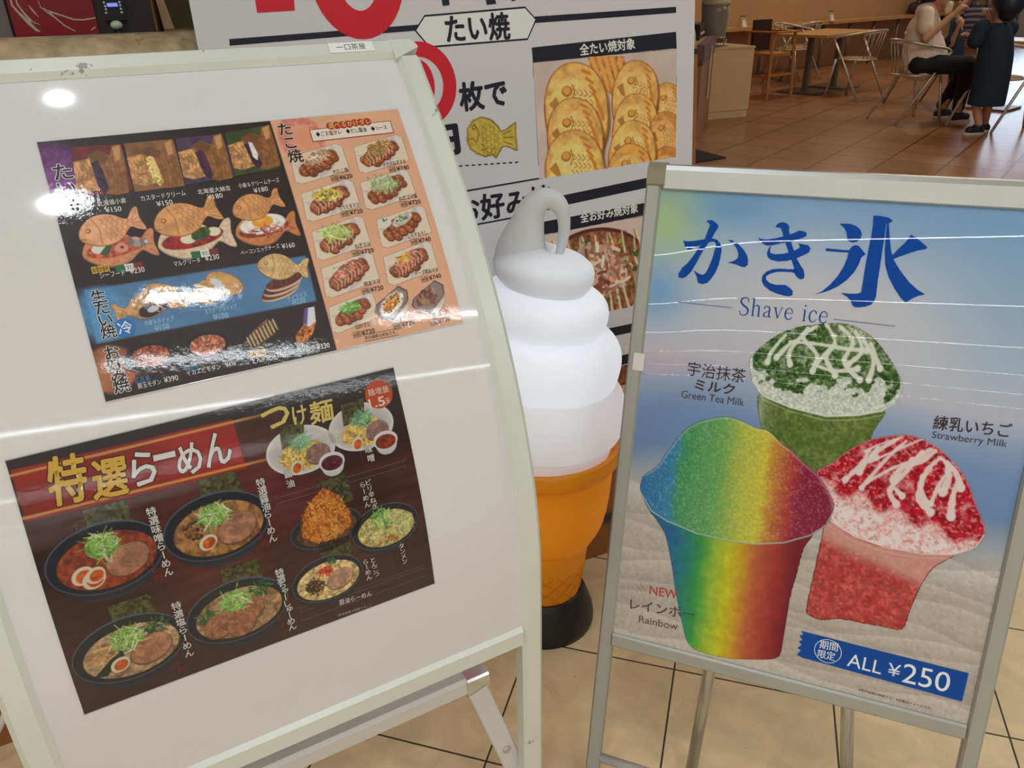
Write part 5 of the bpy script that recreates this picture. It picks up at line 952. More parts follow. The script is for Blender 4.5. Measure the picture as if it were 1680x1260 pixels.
cv.a = msk; cv.build(sb,'fish_cake_picture',.3)
# drawn golden fish
c = (511.1,421.8); v = Cv(c[0]-70,c[1]-50,c[0]+70,c[1]+55,1.2); GO = (196,172,70); DKG = (104,80,26)
TT = lambda x,y: (c[0]-52+x*104/90., c[1]+(y-36)*1.22)
out = [(0,36),(2,18),(12,6),(28,2),(44,6),(56,16),(62,26),(70,24),(82,18),(90,14),(89,30),(90,58),(82,54),(72,50),(62,50),(56,58),(50,66),(44,60),(30,62),(16,56),(5,48)]
v.poly([TT(x+(x-45)*.05,y+(y-36)*.06) for x,y in out],(226,214,150)); v.poly([TT(*p) for p in out],GO,tex=.10,tscale=8); v.stroke([TT(*p) for p in out+[out[0]]],1.8,DKG)
for y0 in range(5):
    for x0 in range(5):
        x,y = 26+x0*7,14+y0*9+(x0%2)*4; v.stroke([TT(x,y),TT(x+4,y+3),TT(x+1,y+7)],1.1,DKG,op=.75)
for s_ in ([(14,10),(22,24),(16,40)],[(2,34),(10,32),(14,38)],[(10,14),(14,12),(17,16),(13,20),(10,16)],[(66,30),(80,26)],[(66,36),(84,36)],[(66,42),(82,48)],[(40,58),(46,50),(54,54)],[(24,42),(34,50),(24,52)]): v.stroke([TT(*p) for p in s_],1.5,DKG)
v.build(sb,'golden_fish_drawing',.3)
# picture of the savoury pancake
q = [(586.4,626.4),(871.3,615.8),(844.9,815.5),(557.3,821.3)]; qq = [(q[0][0],q[0][1]),(q[1][0]+6,q[1][1]-4),(q[1][0]+6,q[2][1]+0),(q[0][0],q[2][1]+6)]
v = Cv(qq[0][0]-2,min(p[1] for p in qq)-2,qq[1][0]+2,max(p[1] for p in qq)+2,1.5); v.poly(qq,(212,188,176)); msk = v.a.copy()
cx_,cy_ = (qq[0][0]+qq[1][0])/2,(qq[0][1]+qq[2][1])/2+8; HW = (qq[1][0]-qq[0][0])/2
v.ell(cx_,cy_+4,HW*1.0,HW*.74,(96,40,36)); v.ell(cx_,cy_+6,HW*.97,HW*.7,(150,96,60),tex=.4,tscale=9)
for k in range(13):
    t = -HW*.95+k*HW*.155; v.drizzle([(cx_+t-16+9*((k*7)%3-1),cy_-HW*.6),(cx_+t-4,cy_-26),(cx_+t+8+8*((k*5)%3-1),cy_+6),(cx_+t+24,cy_+HW*.62)],5.5,(228,212,172)); v.stroke([(cx_+t-7,cy_-HW*.6),(cx_+t+13,cy_-10),(cx_+t+33,cy_+HW*.68)],3,(96,46,34),op=.6,soft=3)
v.blobs(90,cx_,cy_-4,HW*.9,HW*.55,4.5,((84,110,50),(60,86,40),(130,150,70))); v.ell(cx_+4,cy_-6,HW*.52,HW*.42,(186,140,112),tex=.4,tscale=8)
v.shreds(120,cx_+4,cy_-8,HW*.55,HW*.42,26,7,((214,176,146),(186,130,104),(226,196,170),(150,90,74))); v.blobs(20,cx_+10,cy_+24,26,14,6,((120,60,52),(150,84,66)))
v.a = msk; v.build(sb,'savoury_pancake_picture',.3)
q = [(684.2,958.6),(834.1,956.4),(798.8,1095.9),(678.7,1108.3)]; qq = [(q[0][0]-150,q[0][1]),(q[1][0]+8,q[1][1]),(q[1][0]+8,q[2][1]+8),(q[0][0]-150,q[2][1]+12)]
v = Cv(qq[0][0]-2,min(p[1] for p in qq)-2,qq[1][0]+2,max(p[1] for p in qq)+2,1.6); v.poly(qq,(120,66,46),tex=.4,tscale=10); msk = v.a.copy()
for k in range(4): v.stroke([(qq[0][0],qq[0][1]+60+k*3),(qq[1][0],qq[1][1]+50+k*3)],6,(206,168,146))
v.blobs(60,(qq[0][0]+qq[1][0])/2,qq[2][1]-60,HW*1.2,50,14,((176,124,96),(140,84,64),(206,166,140))); v.shreds(90,(qq[0][0]+qq[1][0])/2,qq[2][1]-60,HW*1.2,46,22,5,((214,180,156),(186,140,116),(110,60,50)))
v.a = msk; v.build(sb,'octopus_ball_picture',.3)

# ------------------------------------------------------------------ soft cream cone lamp
CX,CY = .063,1.378
cone = thing('cone_lamp', 'tall lit soft ice cream cone lamp, white swirl on orange cone, between the signs', 'lamp', (CX,CY,0))
cream = bpy.data.materials.new('translucent_white_plastic'); cream.use_nodes = True; nt = cream.node_tree; N_ = nt.nodes; L_ = nt.links
pr = N_['Principled BSDF']; pr.inputs['Roughness'].default_value = .42; tl = N_.new('ShaderNodeBsdfTranslucent'); mxs = N_.new('ShaderNodeMixShader'); mxs.inputs[0].default_value = .30
nzc = N_.new('ShaderNodeTexNoise'); nzc.inputs['Scale'].default_value = 6; rpc = N_.new('ShaderNodeValToRGB'); rpc.color_ramp.elements[0].color = (.90,.90,.88,1); rpc.color_ramp.elements[1].color = (.93,.93,.93,1)
L_.new(nzc.outputs['Fac'],rpc.inputs[0]); L_.new(rpc.outputs[0],pr.inputs['Base Color']); tl.inputs['Color'].default_value = (.80,.86,.95,1)
L_.new(pr.outputs[0],mxs.inputs[1]); L_.new(tl.outputs[0],mxs.inputs[2]); L_.new(mxs.outputs[0],N_['Material Output'].inputs['Surface'])
def swirl(prof, name, n=64, tilt=.013):
    vs = []; fs = []; m = len(prof); th0 = math.radians(185)
    for r,z in prof:
        k = tilt*min(1,max(0,(.99-z)/.06))*min(1,max(0,(z-.47)/.05))
        for i in range(n):
            t = 2*math.pi*i/n; vs.append((CX+r*math.cos(t),CY+r*math.sin(t),z+k*math.cos(t-th0)))
    for j in range(m-1):
        for i in range(n): fs.append((j*n+i,j*n+(i+1)%n,(j+1)*n+(i+1)%n,(j+1)*n+i))
    return MB().add(vs,fs,True).build(name, cream, cone)
def tier(z0,z1,rb,rm,rt,n=12):
    """one rolled coil: tucked in at z0, bulging to rm, closing to rt at z1"""
    out = []
    for i in range(n+1):
        t = i/n; z = z0+(z1-z0)*t; e = math.sin(math.pi*min(1,t*1.0))**.55 if 0 < t < 1 else 0
        base = rb+(rt-rb)*t; out.append((base+(rm-max(base,0))*e if rm > base else base, z))
    return out
prof = [(.136,.458),(.140,.478),(.143,.496)]+tier(.496,.612,.146,.164,.136)+tier(.612,.722,.136,.150,.112)+tier(.722,.803,.112,.122,.080)+[(.079,.803),(.087,.813),(.0925,.826),(.0935,.840),(.089,.852),(.078,.862),(.058,.870),(.032,.875),(.001,.877)]
swirl(prof,'cream_swirl')
MB().tube([(0.040,1.379,0.821),(0.023,1.380,0.854),(0.025,1.380,0.886),(0.034,1.379,0.920),(0.041,1.379,0.942),(0.055,1.378,0.959),(0.073,1.378,0.963),(0.090,1.377,0.951),(0.098,1.376,0.929),(0.099,1.376,0.904),(0.095,1.377,0.879),(0.090,1.377,0.858)],[.046,.0515,.0425,.031,.0255,.0215,.0185,.0160,.0122,.0106,.0090,.0072],18,smooth_path=4).build('cream_tip', cream, cone)
org = bpy.data.materials.new('orange_plastic'); org.use_nodes = True; nt = org.node_tree; N_ = nt.nodes; L_ = nt.links; pr = N_['Principled BSDF']; pr.inputs['Roughness'].default_value = .38
tc = N_.new('ShaderNodeTexCoord'); vm = N_.new('ShaderNodeTexNoise'); vm.inputs['Scale'].default_value = 5; L_.new(tc.outputs['Object'],vm.inputs['Vector']); rpc = N_.new('ShaderNodeValToRGB'); rpc.color_ramp.elements[0].color = (*srgb((240,156,20)),1); rpc.color_ramp.elements[1].color = (*srgb((248,170,32)),1)
L_.new(vm.outputs['Fac'],rpc.inputs[0]); L_.new(rpc.outputs[0],pr.inputs['Base Color']); tl = N_.new('ShaderNodeBsdfTranslucent'); tl.inputs['Color'].default_value = (*srgb((255,182,20)),1); mxs = N_.new('ShaderNodeMixShader'); mxs.inputs[0].default_value = .30
L_.new(pr.outputs[0],mxs.inputs[1]); L_.new(tl.outputs[0],mxs.inputs[2]); L_.new(mxs.outputs[0],N_['Material Output'].inputs['Surface'])
cbm = MB().lathe([(.078,.060),(.080,.085),(.083,.110),(.098,.225),(.1005,.238),(.111,.246),(.116,.256),(.122,.268),(.128,.284),(.134,.312),(.138,.345),(.141,.385),(.143,.420),(.146,.432),(.155,.440),(.161,.450),(.1625,.464),(.161,.476),(.156,.480),(.150,.478),(.147,.466),(.140,.458)],(CX,CY,0),64)
# pressed pattern: waffle ribs on the taper
wf = cbm
for k in range(14):
    for sg in (1,-1):
        pts_ = []
        for j in range(9):
            z = .075+.10*j/8; r = .0782+(z-.07)*.128+.0004; t = 2*math.pi*k/14+sg*1.3*j/8; pts_.append((CX+r*math.cos(t),CY+r*math.sin(t),z))
        wf.tube(pts_,.0011,5)
cbm.build('cone_body', org, cone)
MB().lathe([(.113,0),(.1135,.012),(.111,.030),(.104,.052),(.094,.078),(.0865,.094),(.083,.096),(.079,.088),(.078,.07)],(CX,CY,0),64).build('base', mat('black_rubber_base',(20,20,22),.42), cone)
pl = bpy.data.lights.new('cone_bulb','POINT'); pl.energy = 1.3; pl.color = (.86,.93,1.0); pl.shadow_soft_size = .05; po = bpy.data.objects.new('cone_bulb',pl); po.location = (CX,CY,.665); COL.objects.link(po)
pl2 = pl.copy(); pl2.energy = .38; po2 = bpy.data.objects.new('cone_bulb',pl2); po2.location = (CX,CY,.36); COL.objects.link(po2)

# white cable hanging at the counter foot
cab = MB().tube([(-1.05,1.02,.47),(-.93,1.02,.455),(-.880,1.02,.415),(-.862,1.01,.36),(-.878,1.005,.27),(-.905,1.00,.19),(-.955,.99,.10),(-1.03,.98,.03),(-1.10,.97,.008),(-1.2,.97,.008)],.006,10,smooth_path=6).build('cable', mat('white_cable',(226,220,206),.45)); tag(cab,'thin white cable hanging in a loop left of the white sign board','cable')

# ------------------------------------------------------------------ eating area
tagp = mat('paper_white',(236,230,214),.6); tanw = mat('pale_counter_board',(222,194,146),.45,var=.04,scale=6); tabtop = mat('light_wood_laminate',(196,150,96),.35,var=.08,scale=7); steel_g = mat('grey_steel_post',(120,112,100),.4,metal=.4)
wc = thing('wall_counter', 'long narrow wood counter shelf running along the tan back wall', 'counter', tuple(W0+WD*1.0))
wall_box(-8,9.9,.015,.40,.66,.70).build('top', tabtop, wc)
for u in (-.7,.12,.95,1.75,2.5,3.25,3.98,4.75,5.5,6.3,7.1,7.9,8.7,9.5):
    p = W0+WD*u+WN*.34; MB().tube([p,p+Vector((0,0,.66))],.022,10).build('leg', steel_g, wc)
def on_wall(u,n,z): return W0+WD*u+WN*n+Vector((0,0,z))
def card(p, label):
    t = thing('menu_card_stand', label, 'card stand', p, WA, 'card stands on the wall counter')
    MB().hexa([Vector(c) for c in ((-.065,-.05,0),(.065,-.05,0),(.065,.05,0),(-.065,.05,0),(-.045,-.01,.14),(.045,-.01,.14),(.045,.01,.14),(-.045,.01,.14))]).build('base', mat('sand_card_stand',(190,160,120),.5), local(t)).matrix_parent_inverse = Matrix.Identity(4)
    MB().hexa([Vector(c) for c in ((-.045,-.054,.005),(.045,-.054,.005),(.045,-.050,.005),(-.045,-.050,.005),(-.036,-.0235,.095),(.036,-.0235,.095),(.036,-.019,.095),(-.036,-.019,.095))]).build('card', tagp, t).matrix_parent_inverse = Matrix.Identity(4)
    MB().box((-.05,-.015,.138),(.05,.015,.152)).build('top_strip', mat('green_strip',(110,120,80),.5), t).matrix_parent_inverse = Matrix.Identity(4); return t
g1 = (3.370,12.183,0.700); g2 = (5.074,13.415,0.700); g3 = (9.335,17.095,0.700)
card(g1,'small white card stand on the wall counter just right of the drink urn'); card(g2,'small white card stand on the wall counter above the empty wooden table'); card(g3,'small white card stand on the wall counter beyond the striped bag')
g4 = (7.333,15.441,0.700)
bag = thing('shoulder_bag','dark maroon bag lying on the wall counter behind the seated woman','bag',g4,WA)
MB().ball((0,0,.10),.17,20,12,sc=(1.0,.55,.60)).build('body', mat('maroon_fabric',(70,38,46),.8,var=.2,scale=20), bag).matrix_parent_inverse = Matrix.Identity(4)
MB().tube([(-.12,-.03,.12),(-.06,-.05,.21),(.05,-.05,.22),(.13,-.03,.11)],.012,8,smooth_path=4).build('strap', mat('maroon_strap',(50,28,34),.8), bag).matrix_parent_inverse = Matrix.Identity(4)

def P0(o): o.matrix_parent_inverse = Matrix.Identity(4); return o
# white cabinet with the drink urn
cA = math.atan2(.18,.49); cb_ = thing('cabinet','white low cabinet carrying the grey drink urn, near the eating area','cabinet',(2.325-.345*.28*.5,8.64+.94*.14,0),cA)
P0(MB().box((-.262,-.14,.075),(.262,.42,.675)).build('body', tanw, cb_)); P0(MB().box((-.255,-.133,0),(.255,.41,.072)).build('plinth', tanw, cb_)); P0(MB().box((-.268,-.146,.675),(.268,.43,.695)).build('top', mat('cream_laminate',(216,192,150),.4), cb_)); P0(MB().box((-.20,-.02,.695),(.02,.26,.699)).build('drip_mat', mat('black_mat',(24,22,22),.7), cb_))
ug = (2.126,8.619,0.700)
urn = thing('drink_urn','grey glass drink urn with a pale lid on the white cabinet','drink dispenser',(ug[0],ug[1]+.10,.699))
P0(MB().lathe([(.118,.085),(.125,.10),(.128,.20),(.134,.32),(.137,.385)],(0,0,0),28).build('container', mat('smoked_glass_container',(138,136,126),.25,var=.05,scale=4), urn))
P0(MB().lathe([(.140,.385),(.142,.405),(.138,.425),(.11,.448),(.06,.462),(.045,.466),(.045,.482),(.0,.484)],(0,0,0),28).build('lid', mat('pale_lid',(196,190,160),.35), urn))
for k in range(3):
    t = 2*math.pi*k/3-.4; P0(MB().tube([(.12*math.cos(t),.12*math.sin(t),0),(.108*math.cos(t),.108*math.sin(t),.06),(.122*math.cos(t),.122*math.sin(t),.10)],.007,8).build('leg', steel_tube, urn))
P0(MB().lathe([(.122,.080),(.126,.088),(.122,.096)],(0,0,0),28).build('base_ring', steel_tube, urn))
# short service counter left of the cabinet
sA = math.atan2(8.5-7.1,2.1-1.66); sc_ = thing('service_counter','brown service counter with a tan top and maroon edge, left of the white cabinet','counter',(1.66,7.1,0),sA)
P0(MB().box((0,0,0),(1.40,.75,.66)).build('body', mat('brown_counter_board',(150,112,72),.5), sc_)); P0(MB().box((-.01,-.004,.66),(1.41,.75,.795)).build('maroon_band', mat('maroon_band',(96,60,58),.5), sc_)); P0(MB().box((-.01,.05,.795),(1.41,.76,.81)).build('top', mat('tan_top',(222,190,136),.4), sc_)); P0(MB().box((-.012,-.012,.70),(1.412,.05,.825)).build('edge_board', mat('mauve_edge',(112,80,80),.5), sc_))
P0(MB().hexa([Vector(c) for c in ((.78,-.019,.30),(.86,-.019,.30),(.86,-.0155,.30),(.78,-.0155,.30),(.80,-.019,.76),(.86,-.019,.76),(.86,-.0155,.76),(.80,-.0155,.76))]).build('paper_tag', tagp, sc_))
def on_sc(x,y,z): a,b = rotz((x,y),sA); return (1.66+a,7.1+b,z)
tr = thing('sauce_tray','dark lacquered box tray on the tan service counter','tray',on_sc(1.02,.22,.81),sA)
P0(MB().box((-.25,-.12,0),(.25,.16,.12)).build('body', mat('dark_lacquer',(46,22,20),.25), tr)); P0(MB().box((-.24,-.11,.12),(.24,.15,.135)).build('rim', mat('black_rim',(28,22,20),.3), tr))
for k,x in enumerate((-.15,-.05,.05,.15)): P0(MB().ball((x,-.121,.05),.012,8,6).build('pull', mat('white_button',(230,230,226),.4), tr))
bt = thing('bottle','small cream bottle standing behind the dark tray on the service counter','bottle',on_sc(.95,.46,.81),sA)
P0(MB().lathe([(.05,0),(.052,.02),(.05,.16),(.025,.21),(.02,.24)],(0,0,0),18).build('body', mat('cream_plastic',(232,214,170),.4), bt)); P0(MB().lathe([(.024,.24),(.024,.29),(.01,.30)],(0,0,0),14).build('cap', mat('amber_cap',(206,160,70),.4), bt))
mt = MB().add([(*p,.001) for p in ((1.02,6.62),(1.50,6.37),(1.79,6.54),(1.62,6.90),(1.2,6.95))]+[(*p,.012) for p in ((1.02,6.62),(1.50,6.37),(1.79,6.54),(1.62,6.90),(1.2,6.95))],[(4,3,2,1,0),(5,6,7,8,9)]+[(i,(i+1)%5,5+(i+1)%5,5+i) for i in range(5)]).build('floor_mat', mat('dark_blue_mat',(44,42,50),.9)); tag(mt,'dark floor mat showing as a triangle right of the banner','mat')

# tables
def table(c, L, Wd, rot, posts, label, topm, grp='pedestal tables'):
    t = thing('pedestal_table', label, 'table', (c[0],c[1],0), rot, grp)
    P0(MB().box((-L/2,-Wd/2,.665),(L/2,Wd/2,.695)).build('tabletop', topm, t))
    for x in posts:
        P0(MB().box((x-.03,-.03,.02),(x+.03,.03,.665)).build('post', steel_g, t)); P0(MB().box((x-.22,-.26,0),(x+.22,.26,.02)).build('base_plate', steel_g, t))
    return t
table((4.10,10.86),1.38,.74,math.radians(41),(-.36,.36),'empty wooden table with two grey posts, between the high chair and the seated woman',tabtop)
table((5.28,8.98),.62,.60,math.radians(41),(0,),'small table the seated woman eats at, under the striped bag',tabtop)
table((5.62,8.25),.74,.74,math.radians(41),(0,),'table with a pale bluish top behind the standing child',mat('pale_table_laminate',(200,196,196),.2))
# bent tube armchairs
chrome_c = mat('aluminium_chair_tube',(206,196,180),.36,metal=.6,var=.03); seatm = mat('woven_seat',(150,122,88),.6,var=.15,scale=60)
def make_chair(label, grp='tube armchairs in the eating area'):
    t = thing('tube_armchair', label, 'chair', (0,0,0), 0, grp)
    P0(MB().lathe([(.0,.438),(.185,.440),(.196,.448),(.190,.458),(.0,.462)],(0,-.01,0),28).build('seat', seatm, t))
    P0(MB().tube([(.203*math.cos(a),-.01+.203*math.sin(a),.443) for a in [2*math.pi*k/28 for k in range(28)]],.010,8,close=True).build('seat_ring', chrome_c, t))
    for s in (-1,1):
        P0(MB().tube([(s*.24,-.28,0),(s*.250,-.02,.40),(s*.262,.12,.615)],.0135,8).build('leg', chrome_c, t))
        P0(MB().tube([(s*.20,.23,0),(s*.185,.15,.44)],.0135,8).build('leg', chrome_c, t))
    P0(MB().tube([(-.262,.12,.615),(-.262,.145,.655),(-.255,.10,.685),(-.24,-.06,.712),(-.18,-.20,.742),(-.08,-.265,.757),(0,-.275,.760),(.08,-.265,.757),(.18,-.20,.742),(.24,-.06,.712),(.255,.10,.685),(.262,.145,.655),(.262,.12,.615)],.0135,8,smooth_path=4).build('arm_rail', chrome_c, t))
    for x in (-.12,-.06,0,.06,.12): P0(MB().tube([(x,-.17,.445),(x*1.15,-.262+abs(x)*.25,.752)],.005,6).build('spindle', chrome_c, t))
    return t
ch0 = make_chair('empty tube armchair standing in front of the empty wooden table, its back to the viewer')
def put(o,x,y,fx,fy,label=None):
    o.location = (x,y,0); o.rotation_euler = (0,0,math.atan2(-fx,fy)); 
    if label: o['label'] = label
    return o
put(ch0,4.17,9.98,-.5,.86)
put(copy_tree(ch0),4.04,8.24,.98,.18,'tube armchair the woman in the cream shirt sits on')
put(copy_tree(ch0),4.62,7.78,.91,.41,'tube armchair in front of the standing child in navy')
put(copy_tree(ch0),4.20,12.16,-.6,.8,'tube armchair drawn up to the wall counter behind the empty wooden table')
put(copy_tree(ch0),3.94,11.62,.656,-.755,'pale tube armchair on the far side of the empty wooden table, beside the high chair')
put(copy_tree(ch0),4.66,9.30,.2,-.98,'tube armchair the small child with the pale cap sits on')
# wooden high chair
hw = mat('honey_wood',(186,124,58),.45,var=.12,scale=10); hd = mat('dark_brown_leatherette',(62,32,26),.5)
hc = thing('high_chair','wooden high chair with a dark brown backrest, right of the white cabinet','high chair',(3.22,10.28,0),math.atan2(-.83,-.56)*0+math.radians(32))
for x,y in ((-.20,-.20),(.20,-.20),(.20,.20),(-.20,.20)): P0(MB().bar((x*1.08,y*1.08,0),(x*.92,y*.92,.74),.036,.036).build('leg', hw, hc))
P0(MB().box((-.19,-.17,.475),(.19,.19,.51)).build('seat', hw, hc)); P0(MB().box((-.15,.15,.53),(.15,.185,.87)).build('backrest', hd, hc))
for s in (-1,1): P0(MB().bar((s*.20,-.26,.745),(s*.20,.22,.745),.05,.022).build('armrest', hw, hc)); P0(MB().bar((s*.205,-.2,.25),(s*.205,.2,.25),.024,.03).build('side_rail', hw, hc))
P0(MB().bar((-.20,-.205,.27),(.20,-.205,.27),.024,.03).build('footrest', hw, hc)); P0(MB().bar((-.22,-.24,.745),(.22,-.24,.745),.05,.022).build('front_bar', hw, hc))
# striped bag on the table
g7 = (4.984,9.043,0.695)
sm_ = bpy.data.materials.new('striped_cloth'); sm_.use_nodes = True; nt = sm_.node_tree; tc = nt.nodes.new('ShaderNodeTexCoord'); wv = nt.nodes.new('ShaderNodeTexWave'); wv.bands_direction = 'Z'; wv.inputs['Scale'].default_value = 6; wv.inputs['Distortion'].default_value = 1.5; wv.inputs['Detail'].default_value = 2
rp_ = nt.nodes.new('ShaderNodeValToRGB'); e = rp_.color_ramp.elements; e[0].position = .35; e[0].color = (*srgb((34,32,54)),1); e[1].position = .75; e[1].color = (*srgb((112,106,112)),1)
nt.links.new(tc.outputs['Object'],wv.inputs['Vector']); nt.links.new(wv.outputs['Fac'],rp_.inputs[0]); nt.links.new(rp_.outputs[0],nt.nodes['Principled BSDF'].inputs['Base Color']); nt.nodes['Principled BSDF'].inputs['Roughness'].default_value = .85
sbg = thing('tote_bag','navy and grey striped cloth bag standing on the table between the woman and the child','bag',(g7[0]+.02,g7[1]+.08,.696),math.radians(-28))
bmv = MB(); prof = [(-.5,-.5),(.5,-.5),(.5,.5),(-.5,.5)]
rings = [(.0,.23,.13),(.05,.245,.15),(.20,.25,.12),(.30,.25,.05),(.325,.245,.02)]
vs = []; nb = 16
for z,a,b in rings:
    for k in range(nb):
        t = 2*math.pi*(k+.5)/nb; cx_,sx_ = math.cos(t),math.sin(t); vs.append((a/2*math.copysign(abs(cx_)**.4,cx_),b/2*math.copysign(abs(sx_)**.4,sx_),z))
bmv.add(vs,[(j*nb+k,j*nb+(k+1)%nb,(j+1)*nb+(k+1)%nb,(j+1)*nb+k) for j in range(len(rings)-1) for k in range(nb)]+[tuple(range(nb-1,-1,-1)),tuple((len(rings)-1)*nb+k for k in range(nb))],True); P0(bmv.build('body', sm_, sbg))
P0(MB().tube([(-.07,-.02,.31),(-.06,-.03,.37),(.06,-.03,.37),(.07,-.02,.31)],.007,8,smooth_path=4).build('handle', mat('navy_strap',(34,32,50),.8), sbg))

# ------------------------------------------------------------------ people
def flesh(name, parts, m, parent, vox=.011, extra=None):
    """one continuous surface grown round a set of tapering limbs: remeshed into a single skin"""
    mb = extra or MB()
    for p in parts:
        if len(p) == 4: mb.tube([p[0],tuple(Vector(p[0])*.5+Vector(p[1])*.5),p[1]],[p[2],(p[2]+p[3])/2,p[3]],14); mb.ball(p[0],p[2],14,9); mb.ball(p[1],p[3],14,9)
        elif len(p) == 2: mb.ball(p[0],p[1],18,12)
        else: mb.ball(p[0],p[1],18,12,sc=p[2])
    me = bpy.data.meshes.new(name); me.from_pydata(mb.v,[],mb.f); me.update(); o = bpy.data.objects.new(name,me); COL.objects.link(o); me.materials.append(m)
    r = o.modifiers.new('skin','REMESH'); r.mode = 'VOXEL'; r.voxel_size = vox; r.use_smooth_shade = True
    s = o.modifiers.new('soft','SMOOTH'); s.iterations = 4; s.factor = .5
    o.parent = parent; o.matrix_parent_inverse = parent.matrix_world.inverted(); return o
skin = mat('skin',(206,160,132),.5,var=.04,scale=12); hairm = mat('black_hair',(26,24,28),.45,var=.15,scale=60); cream_sh = mat('cream_cotton',(242,224,206),.8,var=.05,scale=10); navy_tr = mat('navy_trousers',(22,24,36),.8); black_shoe = mat('black_shoe',(22,24,30),.5); sole = mat('white_sole',(206,202,192),.6); navy_d = mat('navy_dress',(20,40,58),.8,var=.06,scale=8); eye_m = mat('dark_eye',(20,16,16),.3)
V = lambda p: Vector(p)
def hand(wr, d, up, k=1.0, curl=.5):
    """palm, four unequal bent fingers and a thumb leaving the palm's side"""
    d = V(d).normalized(); up = V(up); sdv = d.cross(up).normalized(); up = sdv.cross(d).normalized(); w = V(wr); out = [(tuple(w),tuple(w+d*.075*k),.024*k,.030*k),(tuple(w+sdv*.02*k+d*.03*k),tuple(w+sdv*.024*k+d*.075*k),.016*k,.015*k),(tuple(w-sdv*.02*k+d*.03*k),tuple(w-sdv*.024*k+d*.075*k),.016*k,.015*k)]
    for i,(s,l) in enumerate(((-.030,.060),(-.010,.072),(.011,.068),(.030,.052))):
        a = w+d*.082*k+sdv*s*k; b = a+(d*math.cos(curl)-up*math.sin(curl))*l*.5*k; c = b+(d*math.cos(curl*2.2)-up*math.sin(curl*2.2))*l*.5*k; out += [(tuple(a),tuple(b),.0095*k,.009*k),(tuple(b),tuple(c),.009*k,.0075*k)]
    a = w+d*.03*k-sdv*.03*k; b = a+(d*.7-sdv*.6-up*.35)*.04*k; out += [(tuple(a),tuple(b),.012*k,.010*k),(tuple(b),tuple(b+(d*.9-up*.3)*.028*k),.010*k,.008*k)]
    return out
def head(c, f, r):
    """skull, jaw, nose, lips and ears turned towards f"""
    f = V(f).normalized(); up = Vector((0,0,1)); s = f.cross(up).normalized(); up = s.cross(f); c = V(c); T = lambda a,b,d: tuple(c+s*a*r+f*b*r+up*d*r)
    return [(c,r,(.86,.95,1.08)),(T(0,.28,-.55),r*.62),(T(0,.5,-.78),r*.34),(T(0,.86,.05),T(0,1.06,-.22),r*.10,r*.15),(T(-.16,.86,-.5),T(.16,.86,-.5),r*.10,r*.10),(T(-.84,-.05,-.05),r*.17,(.5,1,1.3)),(T(.84,-.05,-.05),r*.17,(.5,1,1.3)),(T(-.3,.62,-.25),r*.34),(T(.3,.62,-.25),r*.34)]
def eyes(c,f,r,parent):
    f = V(f).normalized(); up = Vector((0,0,1)); s = f.cross(up).normalized()
    for a in (-.32,.32): MB().ball(tuple(V(c)+s*a*r+f*.86*r+up*.02*r),r*.10,10,8).build('eye', eye_m, parent)
def shoe(an, toe, parent, k=1.0):
    a = V(an); t = V(toe); d = (t-a); d.z = 0; L = d.length; d.normalize(); z = .045*k
    flesh('shoe',[((a.x,a.y,z+.03*k),.045*k),((*(a-d*.03*k).xy,z),(*(t-d*.05*k).xy,z),.044*k,.042*k),((*(a+d*.05*k).xy,z+.015*k),(*(t-d*.06*k).xy,z),.038*k,.036*k)],black_shoe,parent,.009)
    s = d.cross(Vector((0,0,1))); pr_ = []
    for kk in range(20):
        q = 2*math.pi*kk/20; pr_.append((math.cos(q)*(L*.5+.042*k),math.sin(q)*.047*k))
    m_ = a*.5+t*.5-d*.03*k; MB().sweep([Vector((m_.x,m_.y,.001)),Vector((m_.x,m_.y,.024*k))],[(d,s)]*2,pr_).build('sole', sole, parent)
# seated woman
def W_(x): return x
hip = (4.030,8.200,0.542); hn = (3.997,8.105,0.540); hf = (4.086,8.284,0.523); ch_ = (4.014,8.208,0.847); sn = (3.957,8.069,0.989); sf = (4.113,8.327,0.979); nk = (4.066,8.183,1.057); hd_ = (4.105,8.163,1.169)
eln = (3.964,8.010,0.778); wrn = (4.176,7.995,0.987); elf = (4.266,8.285,0.784); wrf = (4.201,8.138,0.972)
kn1 = (4.374,7.919,0.548); kn2 = (4.454,8.081,0.522); an1 = (4.47,8.10,.09); an2 = (4.44,8.36,.09)
wom = thing('person','woman in a cream short sleeved shirt and dark trousers, seated and eating','person',(4.04,8.24,0))
WF = (4.363,8.036,1.095); fd = V(WF)-V((3.903,8.262,1.100)); fd.z = 0; fd.normalize()
flesh('body',[(hip,ch_,.13,.12),(ch_,nk,.10,.05),(nk,hd_,.05,.05),(sn,eln,.046,.040),(eln,wrn,.040,.026),(sf,elf,.046,.040),(elf,wrf,.040,.026),(hn,kn1,.085,.06),(hf,kn2,.085,.06),(kn1,an1,.056,.036),(kn2,an2,.056,.036)]+hand(wrn,V((4.236,7.987,1.047))-V(wrn),(0,0,1),1.0,.7)+hand(wrf,V((4.188,8.145,1.066))-V(wrf),fd,1.0,.6)+head(hd_,fd+Vector((0,0,-.15)),.105),skin,wom)
eyes(hd_,fd,.105,wom)
flesh('shirt',[((4.017,8.206,0.531),ch_,.150,.145),((4.066,8.149,0.535),(4.045,8.170,0.784),.15,.13),((4.192,8.120,0.546),(4.111,8.160,0.729),.10,.10),(ch_,(4.027,8.201,0.984),.145,.10),((4.016,8.207,0.995),sn,.10,.062),((4.035,8.198,0.994),sf,.10,.062),(sn,(3.950,8.039,0.876),.066,.072),(sf,(4.171,8.320,0.860),.066,.070)],cream_sh,wom)
